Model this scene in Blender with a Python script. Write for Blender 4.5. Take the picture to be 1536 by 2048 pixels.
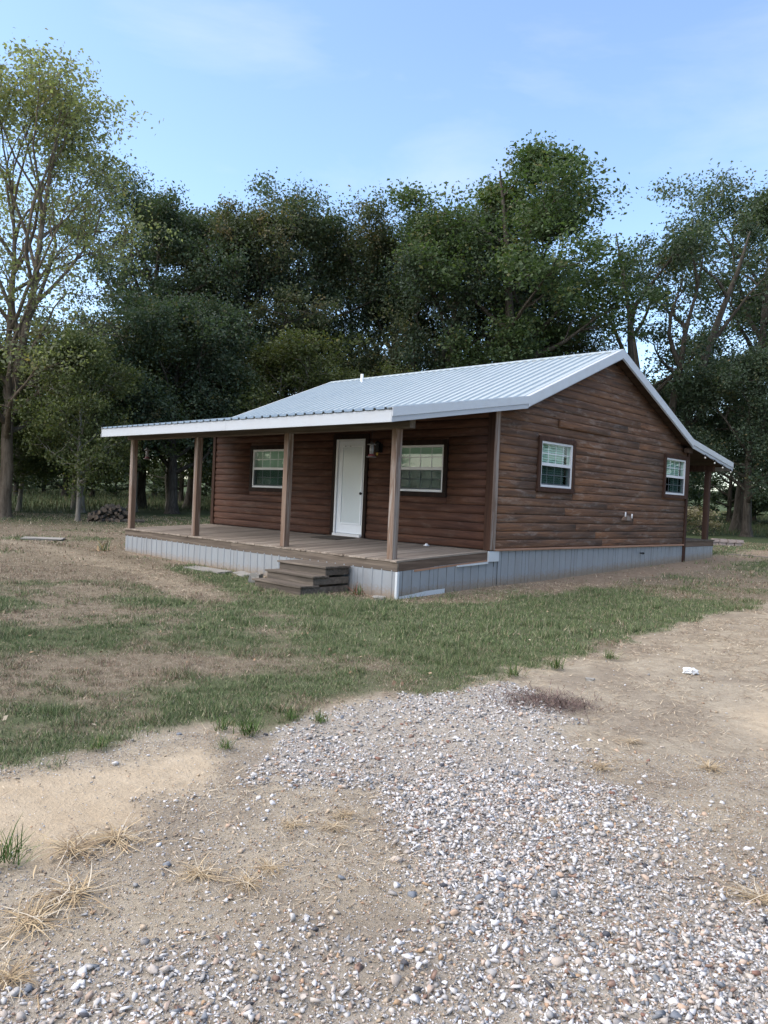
import bpy, bmesh, math, random
import numpy as np
from mathutils import Matrix, Vector

# ------------------------------------------------------------------ scene, camera, sky, light
for o in list(bpy.data.objects): bpy.data.objects.remove(o)
S = bpy.context.scene
COL = S.collection
S.render.engine = 'CYCLES'
S.render.resolution_x, S.render.resolution_y = 768, 1024
S.view_settings.view_transform = 'Standard'
S.view_settings.look = 'None'
S.view_settings.gamma = 1.0
S.view_settings.use_curve_mapping = False
S.view_settings.exposure = 1.58
S.cycles.max_bounces = 6
S.cycles.transparent_max_bounces = 12

Z0 = 0.75                                   # cabin floor above the ground in front of it
CAM = Vector((8.345, -11.466, 0.8465 + Z0))
YAW, PIT, ROL = 0.7677, -0.0163, 0.0449
fw0 = Vector((-math.sin(YAW), math.cos(YAW), 0)); rt = Vector((math.cos(YAW), math.sin(YAW), 0)); up0 = Vector((0, 0, 1))
fw = fw0*math.cos(PIT) + up0*math.sin(PIT); up = up0*math.cos(PIT) - fw0*math.sin(PIT)
cx = rt*math.cos(ROL) + up*math.sin(ROL); cyv = up*math.cos(ROL) - rt*math.sin(ROL)
cam_data = bpy.data.cameras.new('camera')
cam_data.sensor_fit = 'VERTICAL'; cam_data.sensor_height = 24.0
cam_data.lens = 1534.8/2048*24.0
cam_data.clip_start = 0.05; cam_data.clip_end = 5000
cam = bpy.data.objects.new('camera', cam_data); COL.objects.link(cam)
M3 = Matrix((cx, cyv, -fw)).transposed()
cam.matrix_world = Matrix.Translation(CAM) @ M3.to_4x4()
S.camera = cam

SUN_AZ = math.radians(212)                  # compass bearing the light comes from (0 = +Y, 90 = +X)
SUN_EL = math.radians(48)
W = bpy.data.worlds.new('World'); S.world = W; W.use_nodes = True
wn, wl = W.node_tree.nodes, W.node_tree.links
wn.clear()
w_out = wn.new('ShaderNodeOutputWorld'); w_bg = wn.new('ShaderNodeBackground')
sky = wn.new('ShaderNodeTexSky'); sky.sky_type = 'NISHITA'; sky.sun_disc = False
sky.sun_elevation = SUN_EL; sky.sun_rotation = SUN_AZ
sky.air_density = 1.0; sky.dust_density = 0.9; sky.ozone_density = 1.8; sky.altitude = 100
w_bg.inputs['Strength'].default_value = 0.117
w_tc = wn.new('ShaderNodeTexCoord'); w_map = wn.new('ShaderNodeMapping'); w_map.inputs['Scale'].default_value = (1.6, 1.6, 5.0)
w_map.inputs['Rotation'].default_value = (0.0, 0.12, 0.9)
w_n = wn.new('ShaderNodeTexNoise'); w_n.inputs['Scale'].default_value = 1.9; w_n.inputs['Detail'].default_value = 7; w_n.inputs['Roughness'].default_value = 0.55
w_n.inputs['Distortion'].default_value = 0.35
w_r = wn.new('ShaderNodeValToRGB'); w_r.color_ramp.elements[0].position = 0.50; w_r.color_ramp.elements[1].position = 0.85
w_r.color_ramp.elements[1].color = (0.24, 0.24, 0.24, 1)
w_mix = wn.new('ShaderNodeMix'); w_mix.data_type = 'RGBA'
w_mix.inputs['B'].default_value = (4.0, 3.9, 4.4, 1)
wl.new(w_tc.outputs['Generated'], w_map.inputs['Vector']); wl.new(w_map.outputs[0], w_n.inputs['Vector'])
wl.new(w_n.outputs['Fac'], w_r.inputs['Fac']); wl.new(w_r.outputs['Color'], w_mix.inputs['Factor'])
wl.new(sky.outputs[0], w_mix.inputs['A']); wl.new(w_mix.outputs['Result'], w_bg.inputs['Color'])
wl.new(w_bg.outputs[0], w_out.inputs['Surface'])

sun_data = bpy.data.lights.new('sun', 'SUN'); sun_data.energy = 2.0; sun_data.angle = math.radians(110); sun_data.color = (1.0, 0.88, 0.72)
sun = bpy.data.objects.new('sun', sun_data); COL.objects.link(sun)
sd = Vector((math.sin(SUN_AZ)*math.cos(SUN_EL), math.cos(SUN_AZ)*math.cos(SUN_EL), math.sin(SUN_EL)))
sun.rotation_euler = sd.to_track_quat('Z', 'Y').to_euler()

# ------------------------------------------------------------------ helpers
RS = np.random.RandomState(7)
PR = random.Random(11)

def tag(o, label=None, cat=None, group=None, kind=None):
    if label: o['label'] = label
    if cat: o['category'] = cat
    if group: o['group'] = group
    if kind: o['kind'] = kind
    return o

def link(name, me, mat=None, parent=None, loc=None):
    o = bpy.data.objects.new(name, me); COL.objects.link(o)
    if mat is not None and me is not None and not me.materials: me.materials.append(mat)
    if loc is not None: o.location = loc
    if parent is not None:
        o.parent = parent
        if parent.type == 'EMPTY':
            o.matrix_parent_inverse = parent.matrix_basis.inverted()
    return o

def empty(name, loc, label, cat, group=None):
    o = bpy.data.objects.new(name, None); COL.objects.link(o); o.location = loc
    o.empty_display_size = 0.2
    return tag(o, label, cat, group)

def np_mesh(name, verts, faces, smooth=False, col=None):
    """faces: (n,3) or (n,4) array"""
    verts = np.asarray(verts, np.float32); faces = np.asarray(faces, np.int32)
    me = bpy.data.meshes.new(name)
    k = faces.shape[1]
    me.vertices.add(len(verts)); me.vertices.foreach_set('co', verts.ravel())
    me.loops.add(faces.size); me.loops.foreach_set('vertex_index', faces.ravel())
    me.polygons.add(len(faces))
    me.polygons.foreach_set('loop_start', np.arange(0, faces.size, k, dtype=np.int32))
    if smooth: me.polygons.foreach_set('use_smooth', np.ones(len(faces), bool))
    if col is not None:
        a = me.attributes.new('col', 'FLOAT_COLOR', 'POINT')
        c = np.ones((len(verts), 4), np.float32); c[:, :3] = col
        a.data.foreach_set('color', c.ravel())
    me.update(calc_edges=True); me.validate()
    return me

def py_mesh(name, verts, faces, smooth=False):
    me = bpy.data.meshes.new(name); me.from_pydata([tuple(v) for v in verts], [], faces); me.update()
    if smooth: me.polygons.foreach_set('use_smooth', np.ones(len(me.polygons), bool))
    return me

def box_mesh(x0, x1, y0, y1, z0, z1, bev=0.0, name='box', seg=1):
    bm = bmesh.new()
    v = [bm.verts.new((x, y, z)) for x in (x0, x1) for y in (y0, y1) for z in (z0, z1)]
    for f in ((0,1,3,2),(4,6,7,5),(0,4,5,1),(2,3,7,6),(0,2,6,4),(1,5,7,3)): bm.faces.new([v[i] for i in f])
    bmesh.ops.recalc_face_normals(bm, faces=bm.faces)
    if bev: bmesh.ops.bevel(bm, geom=bm.edges[:], offset=bev, segments=seg, affect='EDGES')
    me = bpy.data.meshes.new(name); bm.to_mesh(me); bm.free()
    return me

def hbox(name, x0, x1, y0, y1, z0, z1, mat, parent=None, bev=0.004):
    """box given from the cabin floor level"""
    return link(name, box_mesh(x0, x1, y0, y1, z0+Z0, z1+Z0, bev, name), mat, parent)

def prism(name, poly, axis, a0, a1, mat, parent=None, dz=Z0):
    """poly: list of (p,q); axis 'x': points are (y,z) extruded in x; 'y': points are (x,z) extruded in y"""
    n = len(poly); vs = []
    for a in (a0, a1):
        for p, q in poly: vs.append((a, p, q+dz) if axis == 'x' else (p, a, q+dz))
    fs = [list(range(n)), list(range(2*n-1, n-1, -1))]
    for i in range(n): fs.append([i, n+i, n+(i+1) % n, (i+1) % n])
    bm = bmesh.new(); bv = [bm.verts.new(v) for v in vs]
    for f in fs: bm.faces.new([bv[i] for i in f])
    bmesh.ops.recalc_face_normals(bm, faces=bm.faces)
    me = bpy.data.meshes.new(name); bm.to_mesh(me); bm.free()
    return link(name, me, mat, parent)

def tube_np(pts, rad, sides=6):
    pts = np.asarray(pts, float); n = len(pts); rad = np.asarray(rad, float)
    t = np.gradient(pts, axis=0); t /= np.linalg.norm(t, axis=1)[:, None] + 1e-9
    ref = np.array([0, 0, 1.]) if abs(t[0, 2]) < .9 else np.array([1., 0, 0])
    a = np.cross(t, ref); a /= np.linalg.norm(a, axis=1)[:, None] + 1e-9
    b = np.cross(t, a)
    th = np.arange(sides)*2*np.pi/sides
    v = pts[:, None, :] + rad[:, None, None]*(np.cos(th)[None, :, None]*a[:, None, :] + np.sin(th)[None, :, None]*b[:, None, :])
    i = np.arange(n-1)[:, None]*sides; j = np.arange(sides)[None, :]; j2 = (j+1) % sides
    f = np.stack([i+j, i+j2, i+sides+j2, i+sides+j], -1).reshape(-1, 4)
    return v.reshape(-1, 3), f

def join_np(parts):
    vs, fs, o = [], [], 0
    for v, f in parts:
        vs.append(v); fs.append(f+o); o += len(v)
    return np.concatenate(vs), np.concatenate(fs)

def lathe(name, prof, c, mat, parent=None, sides=16):
    vs, fs = [], []
    for r, z in prof:
        for k in range(sides):
            a = 2*math.pi*k/sides; vs.append((c[0]+r*math.cos(a), c[1]+r*math.sin(a), c[2]+z))
    for i in range(len(prof)-1):
        for k in range(sides):
            k2 = (k+1) % sides; fs.append([i*sides+k, i*sides+k2, (i+1)*sides+k2, (i+1)*sides+k])
    fs.append(list(range(sides))[::-1]); fs.append([(len(prof)-1)*sides+k for k in range(sides)])
    return link(name, py_mesh(name, vs, fs, True), mat, parent)

# value noise
_H = np.random.RandomState(3).rand(512, 512)
def vnoise(x, y, s=1.0, o=0):
    x = np.asarray(x, float)*s + 37.3*o + 100; y = np.asarray(y, float)*s + 91.7*o + 100
    xi = np.floor(x).astype(int); yi = np.floor(y).astype(int); fx = x-xi; fy = y-yi
    fx = fx*fx*(3-2*fx); fy = fy*fy*(3-2*fy)
    g = lambda i, j: _H[i % 512, j % 512]
    return (g(xi, yi)*(1-fx)+g(xi+1, yi)*fx)*(1-fy) + (g(xi, yi+1)*(1-fx)+g(xi+1, yi+1)*fx)*fy
def fbm(x, y, s=1.0, n=4, o=0):
    t = 0; a = .5; m = 0
    for k in range(n):
        t = t + a*vnoise(x, y, s*2**k, o+k*7); m += a; a *= .5
    return t/m
def sstep(a, b, x):
    t = np.clip((np.asarray(x, float)-a)/(b-a), 0, 1); return t*t*(3-2*t)

# ------------------------------------------------------------------ node materials
class NT:
    def __init__(s, name):
        s.m = bpy.data.materials.new(name); s.m.use_nodes = True
        s.t = s.m.node_tree; s.t.nodes.clear()
        s.out = s.t.nodes.new('ShaderNodeOutputMaterial')
    def n(s, typ, **kw):
        nd = s.t.nodes.new(typ)
        for k, v in kw.items():
            if k.startswith('_'): setattr(nd, k[1:], v)
            else: s.set(nd.inputs[k.replace('__', ' ')], v)
        return nd
    def set(s, sock, v):
        if isinstance(v, bpy.types.NodeSocket): s.t.links.new(v, sock)
        else:
            if sock.type == 'RGBA' and len(v) == 3: v = (*v, 1)
            sock.default_value = v
    def math(s, op, a, b=0.5, c=None):
        nd = s.t.nodes.new('ShaderNodeMath'); nd.operation = op
        s.set(nd.inputs[0], a); s.set(nd.inputs[1], b)
        if c is not None: s.set(nd.inputs[2], c)
        return nd.outputs[0]
    def mix(s, f, a, b, bt='MIX'):
        nd = s.t.nodes.new('ShaderNodeMix'); nd.data_type = 'RGBA'; nd.blend_type = bt
        s.set(nd.inputs['Factor'], f); s.set(nd.inputs['A'], a); s.set(nd.inputs['B'], b)
        return nd.outputs['Result']
    def ramp(s, f, stops, interp='LINEAR'):
        nd = s.t.nodes.new('ShaderNodeValToRGB'); nd.color_ramp.interpolation = interp
        el = nd.color_ramp.elements
        while len(el) < len(stops): el.new(0.5)
        for e, (p, c) in zip(el, stops):
            e.position = p; e.color = (*c, 1) if not isinstance(c, (int, float)) else (c, c, c, 1)
        s.set(nd.inputs['Fac'], f); return nd.outputs['Color']
    def coord(s, kind='Object', scale=(1, 1, 1), rand=False):
        tc = s.t.nodes.new('ShaderNodeTexCoord'); mp = s.t.nodes.new('ShaderNodeMapping')
        mp.inputs['Scale'].default_value = scale
        s.t.links.new(tc.outputs[kind], mp.inputs['Vector'])
        if rand:
            oi = s.t.nodes.new('ShaderNodeObjectInfo')
            s.t.links.new(s.math('MULTIPLY', oi.outputs['Random'], 57.0), mp.inputs['Location'])
        return mp.outputs[0]
    def noise(s, vec, scale, detail=4, rough=.55, dist=0.0):
        nd = s.n('ShaderNodeTexNoise', Vector=vec, Scale=scale, Detail=detail, Roughness=rough, Distortion=dist)
        return nd.outputs['Fac']
    def bump(s, h, strength=.3, dist=.01, normal=None):
        nd = s.n('ShaderNodeBump', Strength=strength, Distance=dist, Height=h)
        if normal: s.set(nd.inputs['Normal'], normal)
        return nd.outputs[0]
    def bsdf(s, col, rough=.8, metal=0.0, normal=None, spec=.3, **kw):
        nd = s.n('ShaderNodeBsdfPrincipled')
        s.set(nd.inputs['Base Color'], col); s.set(nd.inputs['Roughness'], rough); s.set(nd.inputs['Metallic'], metal)
        s.set(nd.inputs['Specular IOR Level'], spec)
        if normal: s.set(nd.inputs['Normal'], normal)
        s.t.links.new(nd.outputs[0], s.out.inputs['Surface'])
        return nd

def mat_log(name, cols, weather, rough=.75):
    """stained log siding: board along local X"""
    m = NT(name)
    long = m.coord('Object', (.55, 7, 7), True); med = m.coord('Object', (2.2, 9, 9), True); fine = m.coord('Object', (3, 60, 60), True)
    oi = m.n('ShaderNodeObjectInfo').outputs['Random']
    a = m.noise(long, 1.6, 5, .6, .4)
    c = m.ramp(a, [(.30, cols[0]), (.5, cols[1]), (.72, cols[2])])
    c = m.mix(m.math('MULTIPLY', oi, .30), c, m.mix(1.0, c, cols[3], 'MULTIPLY'))
    g = m.noise(fine, 1.0, 3, .6)
    c = m.mix(m.ramp(g, [(.35, .0), (.75, .45)]), c, m.mix(1., c, (.35, .3, .28), 'MULTIPLY'))
    w = m.noise(med, .9, 6, .7, .3)
    wv = m.ramp(w, [(.52, 0.), (.70, 1.)])
    c = m.mix(m.math('MULTIPLY', wv, weather), c, (.30, .25, .215))
    # knots
    kn = m.n('ShaderNodeTexVoronoi', Vector=m.coord('Object', (1.4, 6.0, 6.0), True), Scale=1.0).outputs['Distance']
    c = m.mix(m.ramp(kn, [(.03, .85), (.10, 0.)]), c, (.02, .01, .006))
    # splits and dark checks
    ck = m.noise(m.coord('Object', (.9, 38, 38), True), 1., 2, .5, .2)
    c = m.mix(m.ramp(ck, [(.66, 0.), (.72, .75)]), c, (.018, .011, .008))
    b = m.bump(m.math('ADD', g, m.math('MULTIPLY', a, 1.2)), .5, .006)
    m.bsdf(c, rough, 0, b, .25); return m.m

def mat_wood(name, c0, c1, c2, axis='x', scale=1.0, bump=.4, streak=None, rnd=.5):
    m = NT(name)
    st = {'x': (.6, 14, 14), 'y': (14, .6, 14), 'z': (14, 14, .6)}[axis]
    v = m.coord('Object', tuple(q*scale for q in st), True)
    f = m.coord('Object', tuple(q*scale*4 for q in st), True)
    a = m.noise(v, 1.0, 5, .6, .5); g = m.noise(f, 1.0, 3, .6)
    c = m.ramp(a, [(.32, c0), (.52, c1), (.7, c2)])
    oi = m.n('ShaderNodeObjectInfo').outputs['Random']
    c = m.mix(m.math('MULTIPLY', oi, rnd), c, m.mix(1., c, (.5, .47, .45), 'MULTIPLY'))
    c = m.mix(m.ramp(g, [(.4, 0.), (.8, .5)]), c, m.mix(1., c, (.4, .38, .36), 'MULTIPLY'))
    if streak:
        s2 = m.noise(m.coord('Object', tuple(q*.45 for q in st), True), 1.3, 6, .75, .6)
        c = m.mix(m.ramp(s2, [(.50, 0.), (.60, streak[1])]), c, streak[0])
    b = m.bump(m.math('ADD', a, g), bump, .004)
    m.bsdf(c, .85, 0, b, .2); return m.m

def mat_paint(name, col, rough=.5, dirt=.25, dirtcol=(.2, .18, .15), metal=0.0, scale=3.0, bump=.08, vert=False):
    m = NT(name)
    v = m.coord('Object', (scale, scale, scale*(.25 if vert else 1)), True)
    a = m.noise(v, 1.4, 6, .65, .3); b2 = m.noise(m.coord('Object', (40, 40, 40)), 1, 3, .5)
    c = m.mix(m.math('MULTIPLY', m.ramp(a, [(.45, 0.), (.75, 1.)]), dirt), col, dirtcol)
    c = m.mix(m.math('MULTIPLY', b2, .12), c, m.mix(1., c, (.6, .6, .6), 'MULTIPLY'))
    r = m.math('ADD', m.math('MULTIPLY', a, .25), rough-.12)
    m.bsdf(c, r, metal, m.bump(m.math('ADD', a, m.math('MULTIPLY', b2, .3)), bump, .01), .4); return m.m

def mat_plain(name, col, rough=.6, metal=0.0, var=.25):
    m = NT(name); a = m.noise(m.coord('Object', (18, 18, 18), True), 1., 4, .6)
    c = m.mix(m.math('MULTIPLY', a, var), col, m.mix(1., col, (.35, .35, .35), 'MULTIPLY'))
    m.bsdf(c, rough, metal, m.bump(a, .15, .004), .35); return m.m

def mat_leaf(name, dark, mid, light, odd=None, oddp=.12, trans=.3):
    m = NT(name)
    g = m.n('ShaderNodeNewGeometry').outputs['Random Per Island']
    n = m.noise(m.coord('Object', (1, 1, 1), True), .42, 4, .6)
    f = m.math('ADD', m.math('MULTIPLY', g, .45), m.math('MULTIPLY', n, .75))
    c = m.ramp(f, [(.30, dark), (.58, mid), (.88, light)])
    if odd is not None:
        n2 = m.noise(m.coord('Object', (1, 1, 1), True), .8, 3, .6)
        k = m.math('MULTIPLY', m.ramp(n2, [(.52, 0.), (.66, 1.)]), m.ramp(g, [(1-oddp*3, 0.), (1-oddp*3+.05, 1.)]))
        c = m.mix(k, c, odd)
    d = m.n('ShaderNodeBsdfPrincipled'); m.set(d.inputs['Base Color'], c); d.inputs['Roughness'].default_value = .55; d.inputs['Specular IOR Level'].default_value = .25
    t = m.n('ShaderNodeBsdfTranslucent'); m.set(t.inputs['Color'], m.mix(1., c, (1.5, 1.7, .7), 'MULTIPLY'))
    x = m.n('ShaderNodeMixShader', Fac=trans); m.t.links.new(d.outputs[0], x.inputs[1]); m.t.links.new(t.outputs[0], x.inputs[2])
    m.t.links.new(x.outputs[0], m.out.inputs['Surface']); return m.m

def mat_bark(name, c0, c1, scale=1.0):
    m = NT(name)
    a = m.noise(m.coord('Object', (9*scale, 9*scale, 1.6*scale), True), 1., 6, .7, .6); b = m.noise(m.coord('Object', (1, 1, .5), True), 1.2, 3, .5)
    c = m.ramp(a, [(.35, c0), (.65, c1)]); c = m.mix(m.math('MULTIPLY', b, .5), c, m.mix(1., c, (.5, .55, .5), 'MULTIPLY'))
    m.bsdf(c, .9, 0, m.bump(a, .9, .03), .15); return m.m

def mat_attr(name, rough=.8, bump=None, spec=.25, trans=0.0):
    m = NT(name)
    c = m.n('ShaderNodeAttribute', _attribute_name='col').outputs['Color']
    if bump:
        a = m.noise(m.coord('Object', (bump, bump, bump)), 1., 4, .6)
        c = m.mix(m.ramp(a, [(.3, 0.), (.8, .45)]), c, m.mix(1., c, (.5, .47, .45), 'MULTIPLY'))
        m.bsdf(c, rough, 0, m.bump(a, .25, .003), spec)
    else:
        m.bsdf(c, rough, 0, None, spec)
    return m.m

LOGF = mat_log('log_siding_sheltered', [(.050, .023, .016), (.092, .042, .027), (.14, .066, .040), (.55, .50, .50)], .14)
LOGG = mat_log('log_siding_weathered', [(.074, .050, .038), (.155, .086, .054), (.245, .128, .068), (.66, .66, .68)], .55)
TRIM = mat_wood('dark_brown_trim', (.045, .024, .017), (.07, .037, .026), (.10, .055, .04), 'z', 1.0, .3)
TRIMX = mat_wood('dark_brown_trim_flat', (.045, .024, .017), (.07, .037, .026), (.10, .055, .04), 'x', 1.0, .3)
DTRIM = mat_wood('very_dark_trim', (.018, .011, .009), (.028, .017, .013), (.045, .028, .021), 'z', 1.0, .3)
POST = mat_wood('weathered_post', (.15, .098, .07), (.21, .145, .108), (.27, .20, .155), 'z', 1.0, .5, streak=((.34, .31, .285), .8), rnd=.3)
POSTB = mat_wood('brown_post', (.055, .032, .024), (.08, .048, .036), (.11, .07, .053), 'z', 1.0, .4, rnd=.2)
DECK = mat_wood('grey_deck_board', (.25, .21, .17), (.35, .30, .25), (.45, .39, .33), 'y', 1.0, .5, rnd=.7)
RIM = mat_wood('grey_rim_board', (.10, .080, .064), (.165, .135, .108), (.24, .20, .16), 'x', 1.0, .5, streak=((.07, .058, .05), .5), rnd=.4)
RIMY = mat_wood('brown_rim_board', (.10, .07, .052), (.155, .11, .082), (.21, .16, .12), 'y', 1.0, .5, rnd=.4)
STEP = mat_wood('old_step_wood', (.085, .074, .064), (.15, .128, .106), (.24, .205, .17), 'x', 1.0, .6, rnd=.6)
TANW = mat_wood('new_tan_strip', (.30, .17, .11), (.36, .215, .145), (.42, .27, .19), 'y', 1.0, .3, rnd=.1)
ROOFM = NT('galvanised_roof_sheet')
_a = ROOFM.noise(ROOFM.coord('Object', (1.2, 1.2, 1.2), True), 1.5, 5, .6)
ROOFM.bsdf(ROOFM.mix(_a, (.37, .43, .445), (.46, .515, .53)), ROOFM.math('ADD', ROOFM.math('MULTIPLY', _a, .15), .36), .35, ROOFM.bump(_a, .06, .02), .5)
ROOFM = ROOFM.m
WHITE = mat_paint('white_metal_trim', (.56, .59, .63), .42, .22, (.45, .44, .42), .25)
FASC = mat_paint('chalky_white_fascia', (.43, .465, .505), .6, .35, (.42, .42, .42), 0, 2.5)
_k = NT('pale_grey_skirting_metal')
_p = _k.n('ShaderNodeSeparateXYZ', Vector=_k.coord('Object'))
_a = _k.noise(_k.coord('Object', (2.2, 2.2, .7), True), 1.4, 6, .65, .3); _f = _k.noise(_k.coord('Object', (22, 22, 22)), 1, 4, .6)
_c = _k.mix(_k.ramp(_a, [(.42, 0.), (.75, .5)]), (.275, .305, .335), (.19, .185, .18))
_c = _k.mix(_k.math('MULTIPLY', _f, .2), _c, (.17, .17, .17))
_z = _k.math('SUBTRACT', _p.outputs[2], _k.math('MULTIPLY', _k.math('MAXIMUM', _k.math('ADD', _p.outputs[1], 2.45), 0.0), .0286))
_z = _k.math('ADD', _z, _k.math('MULTIPLY', _k.math('SUBTRACT', _f, .5), -.28))
_c = _k.mix(_k.ramp(_z, [(.05, .85), (.20, 0.)]), _c, (.24, .19, .14))
_k.bsdf(_c, .5, .1, _k.bump(_a, .25, .03), .4); SKIRT = _k.m
SKIRTW = mat_paint('bare_white_flashing', (.55, .60, .64), .45, .15, (.5, .48, .45), .1)
VINYL = mat_paint('white_vinyl', (.68, .70, .72), .4, .1, (.5, .5, .48))
BLIND = mat_paint('white_blind_slat', (.56, .66, .60), .5, .1, (.4, .4, .38))
DOORP = mat_paint('white_door_paint', (.74, .79, .84), .4, .12, (.55, .56, .56))
LITE = mat_paint('milky_door_glass', (.58, .65, .68), .15, .15, (.5, .56, .58))
CEIL = mat_wood('bare_soffit_wood', (.055, .036, .026), (.08, .053, .038), (.11, .075, .054), 'x', .6, .2)
BLACK = mat_plain('black_metal', (.012, .012, .013), .45, .3)
REDP = mat_plain('red_plastic', (.16, .03, .03), .4)
DARK = mat_plain('dark_interior', (.03, .028, .026), .9)
gm = NT('window_glass')
_fr = gm.n('ShaderNodeFresnel', IOR=1.5).outputs[0]
_tr = gm.n('ShaderNodeBsdfTransparent'); _tr.inputs['Color'].default_value = (.88, .96, .92, 1)
_gl = gm.n('ShaderNodeBsdfGlossy'); _gl.inputs['Roughness'].default_value = .02
_bf = gm.math('SUBTRACT', 1.0, gm.n('ShaderNodeNewGeometry').outputs['Backfacing'])
_mx = gm.n('ShaderNodeMixShader', Fac=gm.math('MULTIPLY', _bf, gm.math('ADD', gm.math('MULTIPLY', _fr, .75), .01)))
gm.t.links.new(_tr.outputs[0], _mx.inputs[1]); gm.t.links.new(_gl.outputs[0], _mx.inputs[2]); gm.t.links.new(_mx.outputs[0], gm.out.inputs['Surface'])
GLASS = gm.m
sm = NT('insect_screen')
_tr = sm.n('ShaderNodeBsdfTransparent'); _tr.inputs['Color'].default_value = (.62, .64, .65, 1); sm.t.links.new(_tr.outputs[0], sm.out.inputs['Surface'])
SCREEN = sm.m

# ------------------------------------------------------------------ terrain
CAMX, CAMY = CAM.x, CAM.y
FX, FY = fw0.x, fw0.y; RX, RY = rt.x, rt.y
def cam_uv(x, y):
    return (x-CAMX)*FX + (y-CAMY)*FY, (x-CAMX)*RX + (y-CAMY)*RY
def gz0(x, y):
    x = np.asarray(x, float); y = np.asarray(y, float)
    d, s = cam_uv(x, y)
    g = .0078*np.clip(-x, 0, 20) + .0286*np.clip(y+2.45, 0, 13)
    g = g + np.where(d > 60, (np.minimum(d, 400)-60)*(.028+.012*np.clip(s/(.45*np.maximum(d, 1)), -1, 1)), 0)
    return g
def gz(x, y):
    x = np.asarray(x, float); y = np.asarray(y, float)
    near = np.exp(-((x-CAMX)**2+(y-CAMY)**2)/900.)
    g = gz0(x, y) + near*(.05*(fbm(x, y, .45, 3)-.5) + .018*(fbm(x, y, 3.0, 3, 5)-.5))
    return g

def poly_sd(poly, x, y):
    """signed distance, positive inside"""
    P = np.array(poly, float); x = np.asarray(x, float); y = np.asarray(y, float)
    d = np.full(x.shape, 1e9); ins = np.zeros(x.shape, bool)
    for i in range(len(P)):
        a, b = P[i], P[(i+1) % len(P)]
        e = b-a; L = e@e
        t = np.clip(((x-a[0])*e[0]+(y-a[1])*e[1])/L, 0, 1)
        d = np.minimum(d, np.hypot(x-a[0]-t*e[0], y-a[1]-t*e[1]))
        c = ((a[1] > y) != (b[1] > y)) & (x < (b[0]-a[0])*(y-a[1])/(b[1]-a[1]+1e-12)+a[0])
        ins ^= c
    return np.where(ins, d, -d)

LAWN = [(3.6, -14), (3.83, -10.2), (3.92, -9.85), (4.04, -9.57), (3.99, -9.22), (3.99, -8.73), (3.94, -8.43), (4.3, -8.3), (4.03, -7.7), (3.95, -7.2),
        (4.28, -6.48), (4.2, -5.82), (4.3, -4.98), (4.25, -4.24), (4.15, -2.9), (4.03, -1.99), (3.99, -.29), (4.05, 2.47), (4.31, 6.68), (4.6, 12), (5, 30), (6, 700), (-900, 700), (-900, -60), (3.6, -60)]
GRAVEL = [(4.47, -8.6), (4.19, -8.11), (4.06, -7.31), (4.08, -6.76), (4.43, -5.83), (5.28, -6.02), (5.87, -6.49), (6.44, -6.98), (7.14, -7.39), (7.9, -7.5), (10.5, -8.2), (10.5, -12.5), (7.4, -11.0),
          (6.81, -9.73), (6.68, -9.52), (6.45, -9.32), (6.14, -9.16), (5.96, -8.79), (5.41, -8.59), (5.18, -8.88), (4.85, -8.94)]
SAND = [(3.5, -10.8), (3.83, -10.2), (3.99, -9.88), (4.09, -9.23), (4.06, -8.73), (4.23, -8.51), (4.9, -8.88), (4.97, -9.24), (4.95, -9.51), (5.1, -9.89), (5.22, -10.1), (5.16, -10.29), (5.0, -10.8)]
SAND2 = [(5.9, -4.67), (5.98, -3.66), (6.31, -2.13), (7.6, -2.5), (7.3, -5.83), (6.73, -6.06), (6.33, -5.51)]
HDIRT = [(-9.6, -2.3), (-9.3, -2.9), (-6, -2.75), (-2, -2.9), (.3, -2.9), (.98, -2.6), (1.15, -1.31), (1.25, 1.8), (1.12, 5), (1.4, 10.5), (.2, 18), (-1.5, 18), (-.3, 11), (-.3, 0), (-.5, -2.2)]

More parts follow.
